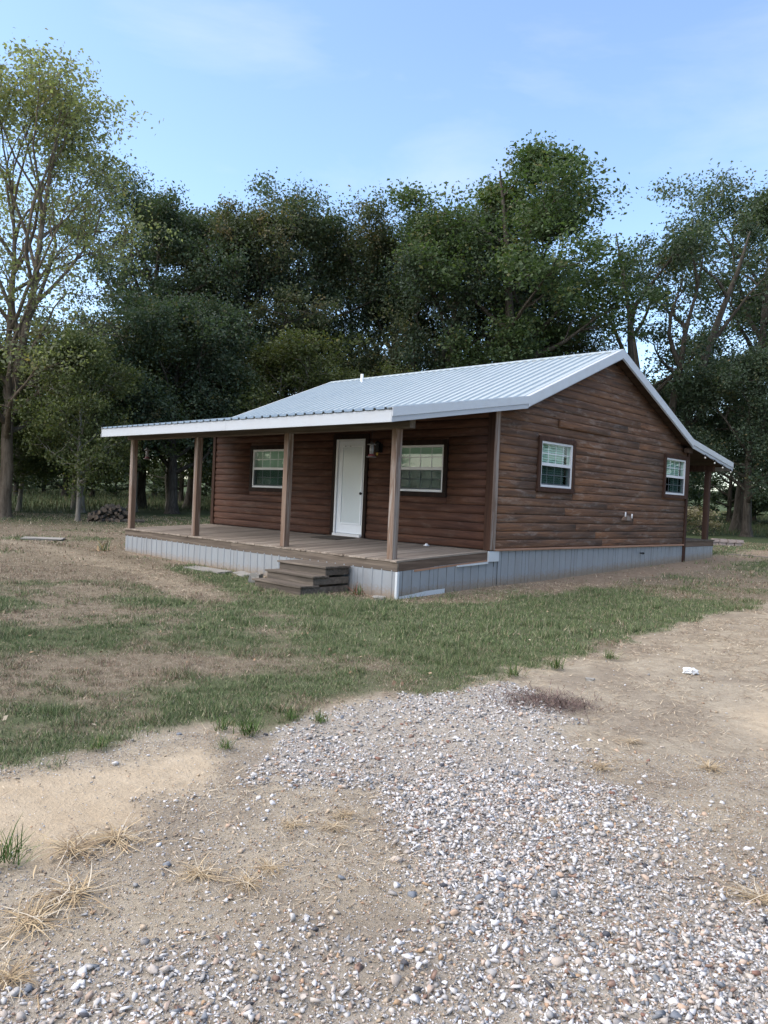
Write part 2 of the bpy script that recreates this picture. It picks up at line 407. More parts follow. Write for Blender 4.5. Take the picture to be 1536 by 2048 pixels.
PATH = [(-16.5, -4.6), (-10.0, -3.9), (-5.9, -4.2), (-3.4, -4.6), (-2.0, -4.9)]
def zones(x, y):
    w1 = (fbm(x, y, 1.7, 4, 1)-.5); w2 = (fbm(x, y, 4.5, 3, 2)-.5)
    lawn = sstep(-.10, .16, poly_sd(LAWN, x, y) + .55*w1 + .30*w2)
    rightness = sstep(5.0, 6.6, x+.35*(y+7.5))
    grav = sstep(-.12+.05*rightness, .22+.9*rightness, poly_sd(GRAVEL, x, y) + .6*w1 + .5*w2)
    sand = np.maximum(sstep(-.05, .25, poly_sd(SAND, x, y) + .5*w1+.2*w2), sstep(-.05, .45, poly_sd(SAND2, x, y)+.8*w1))
    hd = sstep(-.15, .3, poly_sd(HDIRT, x, y) + .9*w1 + .4*w2)
    lawn = lawn*(1-.8*hd)
    d, s = cam_uv(x, y)
    # sparse mixed gravel near the front left
    grav = grav*(.62+.38*sstep(.32, .54, fbm(x, y, 1.25, 4, 31))) 
    mixg = .12*sstep(9, 6, d) + .32*sstep(0, .5, -(d - (2.95+.25*s+1.2*w1)))
    grav = np.clip(np.maximum(grav, mixg)*(1-sand*.95)*(1-lawn), 0, 1)
    dg = fbm(x, y, .33, 4, 4); dg2 = fbm(x, y, 1.1, 4, 8)
    G = lambda px, py, r: np.exp(-(((x-px)**2+(y-py)**2)/r**2))
    green = .66 + 2.3*(dg-.5) + 2.0*(dg2-.5)
    green = green + .65*G(2.6, -3.3, 1.9) + .5*G(3.4, -4.8, 1.2) + .45*G(2.3, -.6, 1.6) + .45*G(-.6, -3.9, 1.2) + .5*G(3.4, -9.0, 1.0) + .4*G(2.6, -8.0, 1.2) + .3*G(.2, -5.2, 1.6) + .35*G(1.3, -4.4, 1.3) - .5*G(-7, -5.5, 4) - .4*G(1.2, -7.8, 1.7) - .55*G(-15, -2, 7) - .35*G(3, 4.5, 2.2)
    pth = np.full(np.shape(x), 9.0)
    for (ax, ay), (bx_, by_) in zip(PATH, PATH[1:]):
        tt = np.clip(((x-ax)*(bx_-ax)+(y-ay)*(by_-ay))/((bx_-ax)**2+(by_-ay)**2), 0, 1)
        pth = np.minimum(pth, np.hypot(x-ax-tt*(bx_-ax), y-ay-tt*(by_-ay)))
    worn = np.exp(-(pth/.45)**2)*sstep(.3, .55, dg2+.1)
    green = green - 1.2*worn; lawn = lawn*(1-.45*worn)
    far = sstep(22, 34, d)
    green = np.clip(green*(1-far) + far*.25, 0, 1)
    return lawn, grav, sand, hd, green, d, s

def axis_pts(lims):
    out = [lims[0][0]]
    for a, b, h0, h1 in lims:
        x = a
        while x < b-1e-6:
            t = (x-a)/(b-a); x = min(b, x+h0+(h1-h0)*t); out.append(x)
    return np.array(out)
U = axis_pts([(-40, -4, 6, 1.5), (-4, 1.5, 1, .1), (1.5, 8, .035, .07), (8, 22, .07, .3), (22, 60, .3, 1.5), (60, 300, 3, 20), (300, 2500, 40, 300)])
Vp = axis_pts([(0, 3, .04, .05), (3, 8, .06, .25), (8, 30, .3, 1.5), (30, 200, 2, 25), (200, 2500, 50, 400)])
V = np.concatenate([-Vp[::-1][:-1], Vp])
uu, vv = np.meshgrid(U, V, indexing='ij')
gx = CAMX + uu*FX + vv*RX; gy = CAMY + uu*FY + vv*RY
gx = gx.ravel(); gy = gy.ravel()
lawn, grav, sand, hdirt, green, dd, ss = zones(gx, gy)
gzv = gz(gx, gy) + .012*grav - .015*sand*(fbm(gx, gy, 2, 3, 9))
nu, nv = len(U), len(V)
I = np.arange(nu*nv).reshape(nu, nv)
gf = np.stack([I[:-1, :-1], I[:-1, 1:], I[1:, 1:], I[1:, :-1]], -1).reshape(-1, 4)[:, ::-1]
gme = np_mesh('ground', np.stack([gx, gy, gzv], 1), gf, True)
for nm, arr in (('zone_a', (lawn, grav, sand)), ('zone_b', (hdirt, green, sstep(24, 30, dd)))):
    at = gme.attributes.new(nm, 'FLOAT_COLOR', 'POINT'); c = np.ones((len(gx), 4), np.float32)
    for k in range(3): c[:, k] = arr[k]
    at.data.foreach_set('color', c.ravel())
g = NT('ground_soil_and_turf')
P = g.coord('Object', (1, 1, 1))
za = g.n('ShaderNodeSeparateColor', Color=g.n('ShaderNodeAttribute', _attribute_name='zone_a').outputs['Color'])
zb = g.n('ShaderNodeSeparateColor', Color=g.n('ShaderNodeAttribute', _attribute_name='zone_b').outputs['Color'])
n1 = g.noise(P, 1.3, 6, .6); n2 = g.noise(P, 9, 6, .65); n3 = g.noise(P, 60, 4, .6); n4 = g.noise(P, 260, 3, .6)
soil = g.ramp(n2, [(.3, (.25, .21, .15)), (.5, (.335, .285, .208)), (.72, (.42, .365, .275))])
soil = g.mix(g.ramp(n3, [(.42, 0.), (.7, .55)]), soil, (.42, .37, .30))
soil = g.mix(g.ramp(n1, [(.45, 0.), (.62, .55)]), soil, (.17, .135, .10))
soil = g.mix(g.ramp(n4, [(.58, 0.), (.66, .7)]), soil, (.18, .145, .115))
sandc = g.ramp(n2, [(.3, (.45, .37, .265)), (.7, (.57, .48, .355))])
sandc = g.mix(g.ramp(n1, [(.45, 0.), (.7, .5)]), sandc, (.42, .33, .225))
sandc = g.mix(g.math('MULTIPLY', n4, .3), sandc, (.24, .185, .13))
gravc = g.ramp(n3, [(.3, (.22, .20, .175)), (.5, (.36, .335, .30)), (.7, (.50, .48, .45))])
turf_b = g.ramp(n2, [(.3, (.13, .105, .076)), (.5, (.19, .158, .118)), (.72, (.26, .22, .168))])
turf_b = g.mix(g.ramp(n3, [(.4, 0.), (.7, .6)]), turf_b, (.13, .115, .068))
turf_g = g.ramp(n3, [(.3, (.055, .065, .034)), (.5, (.090, .105, .055)), (.75, (.15, .155, .09))])
turf = g.mix(g.ramp(zb.outputs[1], [(.25, 0.), (.75, 1.)]), turf_b, turf_g)
mead = g.ramp(n2, [(.3, (.042, .058, .026)), (.6, (.068, .086, .038)), (.8, (.11, .115, .058))])
turf = g.mix(zb.outputs[2], turf, mead)
hd = g.ramp(n2, [(.3, (.20, .15, .11)), (.6, (.29, .225, .165)), (.8, (.36, .29, .22))])
c = g.mix(za.outputs[2], soil, sandc)
c = g.mix(za.outputs[1], c, gravc)
c = g.mix(zb.outputs[0], c, hd)
c = g.mix(za.outputs[0], c, turf)
h = g.math('ADD', g.math('MULTIPLY', n3, .6), g.math('ADD', g.math('MULTIPLY', n4, .35), g.math('MULTIPLY', n2, 1.4)))
g.bsdf(c, .95, 0, g.bump(h, .8, .028), .1)
ground = tag(link('ground', gme, g.m), kind='structure')

# ------------------------------------------------------------------ the cabin
L, WD, D = 9.02, 8.60, 2.45
RP = [(-3.03, 2.23), (.62, 2.86), (4.2, 4.34), (8.2, 2.72), (11.04, 2.30)]      # roof profile (y, z) above floor
XR0, XR1 = -9.25, .287
def roof_z(y):
    for (a, za_), (b, zb_) in zip(RP, RP[1:]):
        if a <= y <= b: return za_ + (zb_-za_)*(y-a)/(b-a)
    return 2.2
cabin = empty('log_cabin', (-4.5, 4.3, .15), 'brown log-sided cabin with grey metal roof and open front porch', 'cabin')

def wall_cells(name, us, zs, holes, axis, t0, t1, mat, parent):
    """wall backing with rectangular openings; axis 'y': wall runs in x at y in (t0,t1)"""
    us = sorted(set(us)); zs = sorted(set(zs)); bm = bmesh.new()
    for i in range(len(us)-1):
        for j in range(len(zs)-1):
            um, zm = (us[i]+us[i+1])/2, (zs[j]+zs[j+1])/2
            if any(h[0] < um < h[1] and h[2] < zm < h[3] for h in holes): continue
            cs = []
            for u in (us[i], us[i+1]):
                for t in (t0, t1):
                    for z in (zs[j], zs[j+1]):
                        cs.append(bm.verts.new((u, t, z+Z0) if axis == 'y' else (t, u, z+Z0)))
            for f in ((0,1,3,2),(4,6,7,5),(0,4,5,1),(2,3,7,6),(0,2,6,4),(1,5,7,3)): bm.faces.new([cs[k] for k in f])
    bmesh.ops.remove_doubles(bm, verts=bm.verts[:], dist=1e-5)
    # drop interior double faces
    seen = {}
    for f in bm.faces[:]:
        k = tuple(sorted(v.index for v in f.verts)); seen.setdefault(k, []).append(f)
    bm.verts.index_update()
    seen = {}
    for f in bm.faces[:]:
        seen.setdefault(tuple(sorted(v.index for v in f.verts)), []).append(f)
    for k, fl in seen.items():
        if len(fl) > 1:
            for f in fl: bm.faces.remove(f)
    bmesh.ops.recalc_face_normals(bm, faces=bm.faces[:])
    me = bpy.data.meshes.new(name); bm.to_mesh(me); bm.free()
    return link(name, me, mat, parent)

# openings: (u0, u1, z0, z1) of the window/door units
WL = (-7.29, -5.98, 1.005, 1.935)
WR = (-2.41, -1.15, 1.035, 1.955)
DR = (-4.225, -3.315, .03, 2.12)
GA = (1.52, 2.71, 1.238, 2.146)
GB = (7.22, 8.40, 1.30, 2.215)
front_wall = wall_cells('front_wall', [-L, 0, WL[0], WL[1], WR[0], WR[1], DR[0], DR[1]], [-.3, 2.66, WL[2], WL[3], WR[2], WR[3], DR[2], DR[3]], [WL, WR, DR], 'y', 0.0, .12, DARK, cabin)
gable_wall = wall_cells('gable_wall', [.121, WD, GA[0], GA[1], GB[0], GB[1]], [-.3, 2.45, GA[2], GA[3], GB[2], GB[3]], [GA, GB], 'x', -.12, 0.0, DARK, cabin)
prism('gable_backing', [(.0, 2.4505), (WD, 2.4505), (WD, roof_z(WD)-.13), (8.2, 2.59), (4.2, 4.2), (.62, 2.73), (.0, roof_z(0)-.13)], 'x', -.12, 0.0, DARK, gable_wall)
hbox('house_floor', -L+.125, -.125, .125, WD-.125, -.12, -.05, DARK, cabin, 0)
hbox('left_wall', -L-.0, -L+.12, .121, WD, -.3, 2.45, TRIM, cabin, 0)
hbox('back_wall', -L+.121, -.121, WD-.12, WD, -.3, 2.575, TRIM, cabin, 0)
prism('left_gable_wall', [(.0, 2.4505), (WD, 2.4505), (8.2, 2.59), (4.2, 4.2), (.62, 2.73)], 'x', -L, -L+.12, TRIM, cabin)

CH = .162
def log_board(length, y0cut=None, y1cut=None, bulge=.029, ch=CH, seed=0, zlo=0.0, zhi=1.0):
    """half-log board, local x along the length, local y outwards, local z up; ends may follow a roof slope"""
    rr = random.Random(seed)
    prof = [(0.0, .001), (bulge*.55, .007), (bulge*.88, .035), (bulge, .078), (bulge*.90, .118), (bulge*.58, ch-.014), (0.0, ch-.004)]
    prof = [(o, min(max(z, zlo), zhi)) for o, z in prof]
    n = len(prof); vs = []
    nx = max(1, int(length/1.1))
    for k in range(nx+1):
        t = k/nx
        w = (rr.random()-.5)*.006; wz = (rr.random()-.5)*.005
        for (o, z) in prof:
            a = y0cut(z) if y0cut else 0.0
            b = y1cut(z) if y1cut else length
            vs.append((a+(b-a)*t, o+(w if o > 0 else 0), z+wz*(o > 0)))
    fs = []
    for k in range(nx):
        for i in range(n-1): fs.append([k*n+i, k*n+i+1, (k+1)*n+i+1, (k+1)*n+i])
    fs.append(list(range(n))[::-1]); fs.append([nx*n+i for i in range(n)])
    me = py_mesh('siding_board', vs, fs)
    for p in me.polygons: p.use_smooth = len(p.vertices) == 4
    return me

def split(a, b, rr, lo=2.6, hi=6.0):
    out = []; x = a
    while b-x > hi:
        s = rr.uniform(lo, hi)
        if b-(x+s) < .8: break
        out.append((x, x+s)); x += s
    out.append((x, b)); return out

def subtract(a, b, holes):
    seg = [(a, b)]
    for h0, h1 in holes:
        ns = []
        for s0, s1 in seg:
            if h1 <= s0 or h0 >= s1: ns.append((s0, s1)); continue
            if h0-s0 > .03: ns.append((s0, h0))
            if s1-h1 > .03: ns.append((h1, s1))
        seg = ns
    return seg

TW = .10
holes_f = [(WL[0]-TW, WL[1]+TW, WL[2]-TW, WL[3]+TW), (WR[0]-TW, WR[1]+TW, WR[2]-TW, WR[3]+TW), (DR[0]-TW, DR[1]+TW, -.3, DR[3]+TW)]
rr = random.Random(5); sdn = 0
for k in range(16):
    z = .005 + k*CH
    hs = [(h[0], h[1]) for h in holes_f if not (z+CH-.02 <= h[2] or z+.02 >= h[3])]
    for h in holes_f:
        for lo_, hi_ in ((0, h[2]-z+.01), (h[3]-z-.01, 1.0)):
            if hi_ > .02 and lo_ < CH-.02 and (lo_ > 0 or hi_ < CH) and not (z+CH-.02 <= h[2] or z+.02 >= h[3]):
                sdn += 1
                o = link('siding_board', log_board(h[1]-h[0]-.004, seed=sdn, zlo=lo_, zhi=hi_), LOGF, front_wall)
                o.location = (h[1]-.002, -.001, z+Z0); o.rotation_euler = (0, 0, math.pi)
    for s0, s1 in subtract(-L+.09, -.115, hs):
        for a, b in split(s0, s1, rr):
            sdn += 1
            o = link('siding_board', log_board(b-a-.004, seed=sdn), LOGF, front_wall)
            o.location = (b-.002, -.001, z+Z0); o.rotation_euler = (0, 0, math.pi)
TG = .095
holes_g = [(GA[0]-TG, GA[1]+TG, GA[2]-TG, GA[3]+TG), (GB[0]-TG, GB[1]+.12, GB[2]-TG, GB[3]+TG)]
y_lo, y_hi = .115, WD-.10
rr = random.Random(9)
for k in range(27):
    z = .03 + k*CH
    def left_at(zz):
        zz += .125
        if zz <= 2.75: return y_lo
        if zz <= 2.86: return max(y_lo, (zz-RP[0][1])/(.63/3.65)-3.03)
        return .62+(zz-2.86)/((4.34-2.86)/3.58)
    def right_at(zz):
        zz += .125
        if zz <= 2.66: return y_hi
        return min(y_hi, 8.2-(zz-2.72)/((4.34-2.72)/4.0)) if zz > 2.72 else y_hi
    a0, b0 = left_at(z+CH), right_at(z+CH)
    if b0-a0 < .25: break
    hs = [(h[0], h[1]) for h in holes_g if not (z+CH-.02 <= h[2] or z+.02 >= h[3])]
    for h in holes_g:
        for lo_, hi_ in ((0, h[2]-z+.01), (h[3]-z-.01, 1.0)):
            if hi_ > .02 and lo_ < CH-.02 and (lo_ > 0 or hi_ < CH) and not (z+CH-.02 <= h[2] or z+.02 >= h[3]):
                sdn += 1
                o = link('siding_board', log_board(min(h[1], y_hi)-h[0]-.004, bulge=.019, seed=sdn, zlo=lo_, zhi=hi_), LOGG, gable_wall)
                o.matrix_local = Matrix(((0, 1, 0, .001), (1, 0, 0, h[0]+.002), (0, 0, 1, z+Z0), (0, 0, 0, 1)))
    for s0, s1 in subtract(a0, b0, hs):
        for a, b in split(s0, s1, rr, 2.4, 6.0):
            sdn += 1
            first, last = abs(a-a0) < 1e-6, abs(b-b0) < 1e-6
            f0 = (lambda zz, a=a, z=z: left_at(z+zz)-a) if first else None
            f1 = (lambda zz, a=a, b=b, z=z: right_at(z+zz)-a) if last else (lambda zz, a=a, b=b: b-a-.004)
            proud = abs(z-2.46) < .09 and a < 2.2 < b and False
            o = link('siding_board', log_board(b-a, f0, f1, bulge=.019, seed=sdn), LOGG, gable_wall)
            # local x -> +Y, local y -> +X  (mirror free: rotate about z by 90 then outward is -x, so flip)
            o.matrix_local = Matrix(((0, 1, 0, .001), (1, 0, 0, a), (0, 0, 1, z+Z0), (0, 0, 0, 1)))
# the one board that stands proud of the gable wall
_b = link('siding_board', log_board(2.1, bulge=.040, seed=999), LOGG, gable_wall)
_b.matrix_local = Matrix(((0, 1, 0, .028), (1, 0, 0, 2.12), (0, 0, 1, .03+15*CH+Z0+.004), (0, 0, 0, 1)))
tag(_b, 'warped siding board standing proud of the wall')

# corner trims
for a in ((-.115, .0, -.055, -.001), ): pass
hbox('corner_trim', -.112, .045, -.052, -.0015, .0, 2.62, TRIM, cabin)
hbox('corner_trim', .0015, .048, -.050, .112, .0, 2.60, POST, cabin)
hbox('corner_trim', .0015, .050, WD-.098, WD+.02, -.44, 2.55, TRIM, cabin)
hbox('corner_trim', -L-.03, -L+.088, -.050, -.0015, .0, 2.62, TRIM, cabin)
hbox('base_strip', .001, .058, .112, WD-.098, -.012, .028, TANW, cabin)

# windows
def window(u, wall, cols=4, blind_gap=False, lower_open=0.0):
    """u = (u0,u1,z0,z1); wall 'f' (faces -Y) or 'g' (faces +X)"""
    u0, u1, z0, z1 = u
    def bx(name, a0, a1, o0, o1, b0, b1, mat, parent, bev=.002):
        # a along wall, o outward distance from wall plane, b height
        if wall == 'f': me = box_mesh(a0, a1, -o1, -o0, b0+Z0, b1+Z0, bev, name)
        else: me = box_mesh(o0, o1, a0, a1, b0+Z0, b1+Z0, bev, name)
        return link(name, me, mat, parent)
    fwd = .035
    # frame: outer ring as one mesh
    bm = bmesh.new()
    def addbox(a0, a1, o0, o1, b0, b1):
        me = box_mesh(a0, a1, -o1, -o0, b0+Z0, b1+Z0, .003) if wall == 'f' else box_mesh(o0, o1, a0, a1, b0+Z0, b1+Z0, .003)
        bm.from_mesh(me); bpy.data.meshes.remove(me)
    e = .045
    addbox(u0, u0+e, -.08, fwd, z0, z1); addbox(u1-e, u1, -.08, fwd, z0, z1)
    addbox(u0+e, u1-e, -.08, fwd, z1-e, z1); addbox(u0+e, u1-e, -.08, fwd+.006, z0, z0+e)
    me = bpy.data.meshes.new('window'); bm.to_mesh(me); bm.free()
    w = link('window', me, VINYL, cabin)
    zm = (z0+z1)/2
    bx('meeting_rail', u0+e, u1-e, -.05, fwd-.006, zm-.03, zm+.03, VINYL, w)
    # lower sash frame, set back
    bx('sash_stile', u0+e, u0+e+.028, -.05, .012, z0+e, zm-.03, VINYL, w); bx('sash_stile', u1-e-.028, u1-e, -.05, .012, z0+e, zm-.03, VINYL, w)
    bx('sash_rail', u0+e+.028, u1-e-.028, -.05, .012, z0+e, z0+e+.03, VINYL, w)
    # panes
    bx('pane', u0+e-.002, u1-e+.002, -.012, -.006, zm+.03, z1-e+.002, GLASS, w, 0)
    bx('pane', u0+e, u1-e, -.030, -.024, z0+e+.02, zm-.028, GLASS, w, 0)
    bx('insect_screen', u0+e, u1-e, .018, .020, z0+e, zm-.03, SCREEN, w, 0)
    # muntin grid between the glass
    for b0_, b1_, o, stuff in ((zm+.03, z1-e, .0015, 0), (z0+e+.03, zm-.03, -.0165, 1)):
        for k in range(1, cols):
            x = u0+e+(u1-u0-2*e)*k/cols
            bx('muntin', x-.0075, x+.0075, o-.006, o, b0_, b1_, VINYL, w, 0)
        zc = (b0_+b1_)/2
        bx('muntin', u0+e, u1-e, o-.0075, o-.0015, zc-.0075, zc+.0075, VINYL, w, 0)
    # blind: slats with cords, real geometry joined
    vs, fs = [], []
    def slat(a0, a1, z, tilt):
        dz_, do = .026*math.sin(tilt), .026*math.cos(tilt)
        i = len(vs)
        for a in (a0, a1):
            for s_ in (-1, 1):
                o = .085 + s_*do
                p = (a, o, z+Z0 - s_*dz_) if wall == 'f' else (-o, a, z+Z0 - s_*dz_)
                vs.append(p)
        fs.append([i, i+1, i+3, i+2])
    z = z0+.02; k = 0
    while z < z1:
        if blind_gap and z < zm-.02:
            slat(u0+.02, u0+(u1-u0)*.20, z, -1.02); slat(u0+(u1-u0)*.46, u1-.10, z, -1.02)
        else: slat(u0+.02, u1-(.14 if wall == 'g' else .03), z, -1.2 if wall == 'f' else -1.02)
        z += .047; k += 1
    tag(link('blind', py_mesh('blind', vs, fs), BLIND, w), kind='stuff')
    # trim boards round the unit
    t = TW if wall == 'f' else TG
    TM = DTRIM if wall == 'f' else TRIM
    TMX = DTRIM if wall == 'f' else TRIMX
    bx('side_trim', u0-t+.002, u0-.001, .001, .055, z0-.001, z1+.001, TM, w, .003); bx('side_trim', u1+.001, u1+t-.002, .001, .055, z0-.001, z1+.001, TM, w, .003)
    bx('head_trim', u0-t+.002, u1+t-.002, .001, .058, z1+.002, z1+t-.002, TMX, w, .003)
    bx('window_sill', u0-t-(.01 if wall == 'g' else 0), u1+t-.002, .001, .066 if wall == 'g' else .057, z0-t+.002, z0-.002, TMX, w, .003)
    return w
window(WL, 'f'); window(WR, 'f'); window(GA, 'g'); window(GB, 'g', blind_gap=True)

# front door
bm = bmesh.new()
for b in ((DR[0], DR[0]+.055, -.10, .10, DR[2], DR[3]), (DR[1]-.035, DR[1], -.10, .10, DR[2], DR[3]), (DR[0]+.055, DR[1]-.035, -.10, .10, DR[3]-.035, DR[3])):
    me = box_mesh(b[0], b[1], -.045, .10, b[4]+Z0, b[5]+Z0, .003); bm.from_mesh(me); bpy.data.meshes.remove(me)
me = bpy.data.meshes.new('front_door'); bm.to_mesh(me); bm.free()
door = link('front_door', me, VINYL, cabin)
hbox('door_slab', DR[0]+.058, DR[1]-.038, -.010, .034, DR[2]+.045, DR[3]-.04, DOORP, door)
dx0, dx1, dz0, dz1 = DR[0]+.21, DR[1]-.11, DR[2]+.28, DR[3]-.17
bm = bmesh.new()
for b in ((dx0-.04, dx0, dz0-.04, dz1+.04), (dx1, dx1+.04, dz0-.04, dz1+.04), (dx0, dx1, dz0-.04, dz0), (dx0, dx1, dz1, dz1+.04)):
    me = box_mesh(b[0], b[1], -.030, -.008, b[2]+Z0, b[3]+Z0, .004); bm.from_mesh(me); bpy.data.meshes.remove(me)
me = bpy.data.meshes.new('lite_frame'); bm.to_mesh(me); bm.free(); link('lite_frame', me, DOORP, door)
hbox('door_glass', dx0+.001, dx1-.001, -.016, -.009, dz0+.001, dz1-.001, LITE, door, 0)
hbox('blind_slider', dx0+.05, dx0+.09, -.036, -.030, dz1+.012, dz1+.022, BLACK, door, 0)
hbox('blind_slider', dx0+.22, dx0+.25, -.036, -.030, dz1+.012, dz1+.022, BLACK, door, 0)
lathe('door_knob', [(.012, 0), (.012, .03), (.03, .045), (.033, .06), (.02, .075)], (0, 0, 0), BLACK, door, 12).matrix_local = Matrix.Translation((DR[1]-.068, -.012, .95+Z0)) @ Matrix.Rotation(math.pi/2, 4, 'X')
hbox('threshold', DR[0]+.02, DR[1]-.02, -.09, .05, DR[2]-.02, DR[2]+.04, VINYL, door)
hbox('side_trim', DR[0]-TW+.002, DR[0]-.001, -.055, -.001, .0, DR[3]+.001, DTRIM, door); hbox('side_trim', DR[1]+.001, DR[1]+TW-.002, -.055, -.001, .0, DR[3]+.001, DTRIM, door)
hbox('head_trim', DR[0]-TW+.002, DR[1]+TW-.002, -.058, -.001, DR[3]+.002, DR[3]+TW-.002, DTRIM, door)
hbox('door_sill', DR[0]-.12, DR[1]+.1, -.13, -.058, -.035, .012, RIM, door)

# wall lantern beside the door (fixed to the wall)
sc = lathe('wall_lantern', [(.055, -.10), (.07, -.08), (.05, .06), (.075, .09), (.02, .14)], (-2.87, -.13, 1.92+Z0), BLACK, cabin, 8)
hbox('mounting_plate', -2.93, -2.81, -.052, -.03, 1.82, 2.0, BLACK, sc)
hbox('bracket_arm', -2.885, -2.855, -.12, -.05, 1.98, 2.01, BLACK, sc)
lathe('light_bulb', [(.012, 0), (.024, .03), (.022, .055), (.008, .07)], (-2.87, -.13, 1.75+Z0), mat_plain('amber_glass', (.55, .38, .10), .2), sc, 10)

# roof: sheathing, ribbed sheets, ridge cap, trims
prof_top = [(y, z-.012) for y, z in RP]; prof_bot = [(y, z-.105) for y, z in RP][::-1]
roof = prism('roof', prof_top+prof_bot, 'x', XR0+.02, XR1-.03, CEIL, cabin)
PW, NR = (XR1-XR0)/10, 4
def rib_section(w, nr, rh=.030):
    p = w/nr; pts = []
    for k in range(nr):
        x = k*p
        pts += [(x+.0, 0), (x+p*.5-.034, 0), (x+p*.5-.020, rh), (x+p*.5+.020, rh), (x+p*.5+.034, 0)]
        pts += [(x+p*.82-.012, 0), (x+p*.82, .0035), (x+p*.82+.012, 0)] if k < nr else []
    pts.append((w, 0)); return sorted(pts)
sec = rib_section(PW, NR)
def roof_sheet(a, b):
    (y0, z0), (y1, z1) = a, b
    ln = math.hypot(y1-y0, z1-z0); ny, nz = -(z1-z0)/ln, (y1-y0)/ln
    if nz < 0: ny, nz = -ny, -nz
    vs, fs = [], []
    for (y, z) in (a, b):
        for x, h in sec: vs.append((x, y+ny*(h+.002), z+nz*(h+.002)+Z0))
    n = len(sec)
    for i in range(n-1): fs.append([i, i+1, n+i+1, n+i])
    return py_mesh('roof_sheet', vs, fs)
def ext(a, b, e0, e1):
    d = (b[0]-a[0], b[1]-a[1]); l = math.hypot(*d); d = (d[0]/l, d[1]/l)
    return (a[0]-d[0]*e0, a[1]-d[1]*e0), (b[0]+d[0]*e1, b[1]+d[1]*e1)
segs = [ext(RP[0], RP[1], .03, .0), ext(RP[1], RP[2], .05, -.02), ext(RP[2], RP[3], -.02, .05), ext(RP[3], RP[4], .0, .03)]
for si, (a, b) in enumerate(segs):
    me = roof_sheet(a, b) if si not in (1, 2) else roof_sheet((a[0], a[1]+.004), (b[0], b[1]+.004))
    for k in range(10): link('roof_sheet', me, ROOFM, roof, (XR0+k*PW, 0, 0))
rz = RP[2]
s1 = (RP[2][1]-RP[1][1])/(RP[2][0]-RP[1][0]); s2 = (RP[2][1]-RP[3][1])/(RP[3][0]-RP[2][0])
prism('ridge_cap', [(rz[0]-.16, rz[1]-.16*s1+.028), (rz[0], rz[1]+.034), (rz[0]+.16, rz[1]-.16*s2+.028), (rz[0]+.16, rz[1]-.16*s2+.024), (rz[0], rz[1]+.029), (rz[0]-.16, rz[1]-.16*s1+.024)], 'x', XR0-.015, XR1+.013, ROOFM, roof)
def rake(a, b, ups, dn, x0, x1, mat, name):
    return prism(name, [(a[0], a[1]+ups), (b[0], b[1]+ups), (b[0], b[1]-dn), (a[0], a[1]-dn)], 'x', x0, x1, mat, roof)
for x0, x1, sgn in ((XR1-.004, XR1+.008, 1), (XR0-.008, XR0+.004, -1)):
    for i in range(4):
        a, b = RP[i], RP[i+1]
        main = i in (1, 2)
        o = .0015*i
        rake(a, b, .028, .115 if not main else .165, x0+o, x1+o, WHITE, 'rake_trim')
        # flange lying on the sheet
        xa, xb = (XR1-.09, XR1-.005) if sgn > 0 else (XR0+.005, XR0+.09)
        prism('rake_flange', [(a[0], a[1]+.024), (b[0], b[1]+.024), (b[0], b[1]+.029), (a[0], a[1]+.029)], 'x', xa, xb, WHITE, roof)
        if not main: rake(a, b, -.1175, .20, x0-.022, x1-.012, FASC, 'rake_board')
        else: rake(a, b, -.1675, .185, x0-.022, x1-.012, FASC, 'rake_board')
# eave fascias (front one made of two lengths)
hbox('front_fascia', XR0+.025, -4.1, -3.035, -3.002, 2.03, 2.222, FASC, roof); hbox('front_fascia', -4.098, XR1-.006, -3.036, -3.002, 2.028, 2.221, FASC, roof)
hbox('back_fascia', XR0+.025, XR1-.006, 11.012, 11.045, 2.09, 2.29, FASC, roof)
lathe('vent_pipe', [(.075, -.06), (.05, .0), (.042, .03), (.042, .22), (.036, .22), (.036, .05)], (-7.45, 3.75, roof_z(3.75)+Z0+.01), VINYL, roof, 14)

# front porch: posts, beam, deck
PX = [-8.92, -6.09, -3.02, -.23]
def dz(y, x=0): return -.125*min(1, max(0, -y/D))
for x in PX:
    hbox('porch_post', x-.064, x+.064, -D+.035, -D+.163, -.121, 2.005, POST, cabin, .006)
hbox('porch_beam', -9.15, .10, -D+.035, -D+.165, 2.006, 2.17, RIM, cabin)
for x in (-8.97, -6.0, -3.0, -.13):
    prism('rafter', [(-D+.0, 2.118), (-.06, 2.555), (-.06, 2.645), (-D+.0, 2.215)], 'x', x-.02, x+.02, CEIL, cabin)
deck = prism('deck_frame', [(-D+.06, -.20), (-.062, -.08), (-.062, -.20), (-D+.06, -.32)], 'x', -L+.06, -.06, RIM, cabin)
nb = 64; bw = L/nb; rr = random.Random(3)
for k in range(nb):
    x0 = -L + k*bw + .003; x1 = -L + (k+1)*bw - .003
    e = -D-.022 + rr.uniform(-.012, .012); s_ = rr.uniform(-.003, .003)
    vs = [(x, y, z) for x in (x0, x1) for (y, z) in ((e, -.125+s_), (e, -.152+s_), (-.058, -.034), (-.058, -.004+s_))]
    vs = [(x, y, z+Z0) for x, y, z in vs]
    fs = [[0, 1, 2, 3], [7, 6, 5, 4], [0, 4, 5, 1], [1, 5, 6, 2], [2, 6, 7, 3], [3, 7, 4, 0]]
    link('deck_board', py_mesh('deck_board', vs, fs), DECK, deck)
hbox('rim_board', -L+.005, -4.6, -D-.004, -D+.035, -.305, -.154, RIM, deck); hbox('rim_board', -4.597, -.0, -D-.005, -D+.034, -.306, -.155, RIM, deck)
prism('rim_board', [(-D+.036, -.158), (-.06, -.038), (-.06, -.165), (-D+.036, -.300)], 'x', -.036, .004, RIMY, deck)
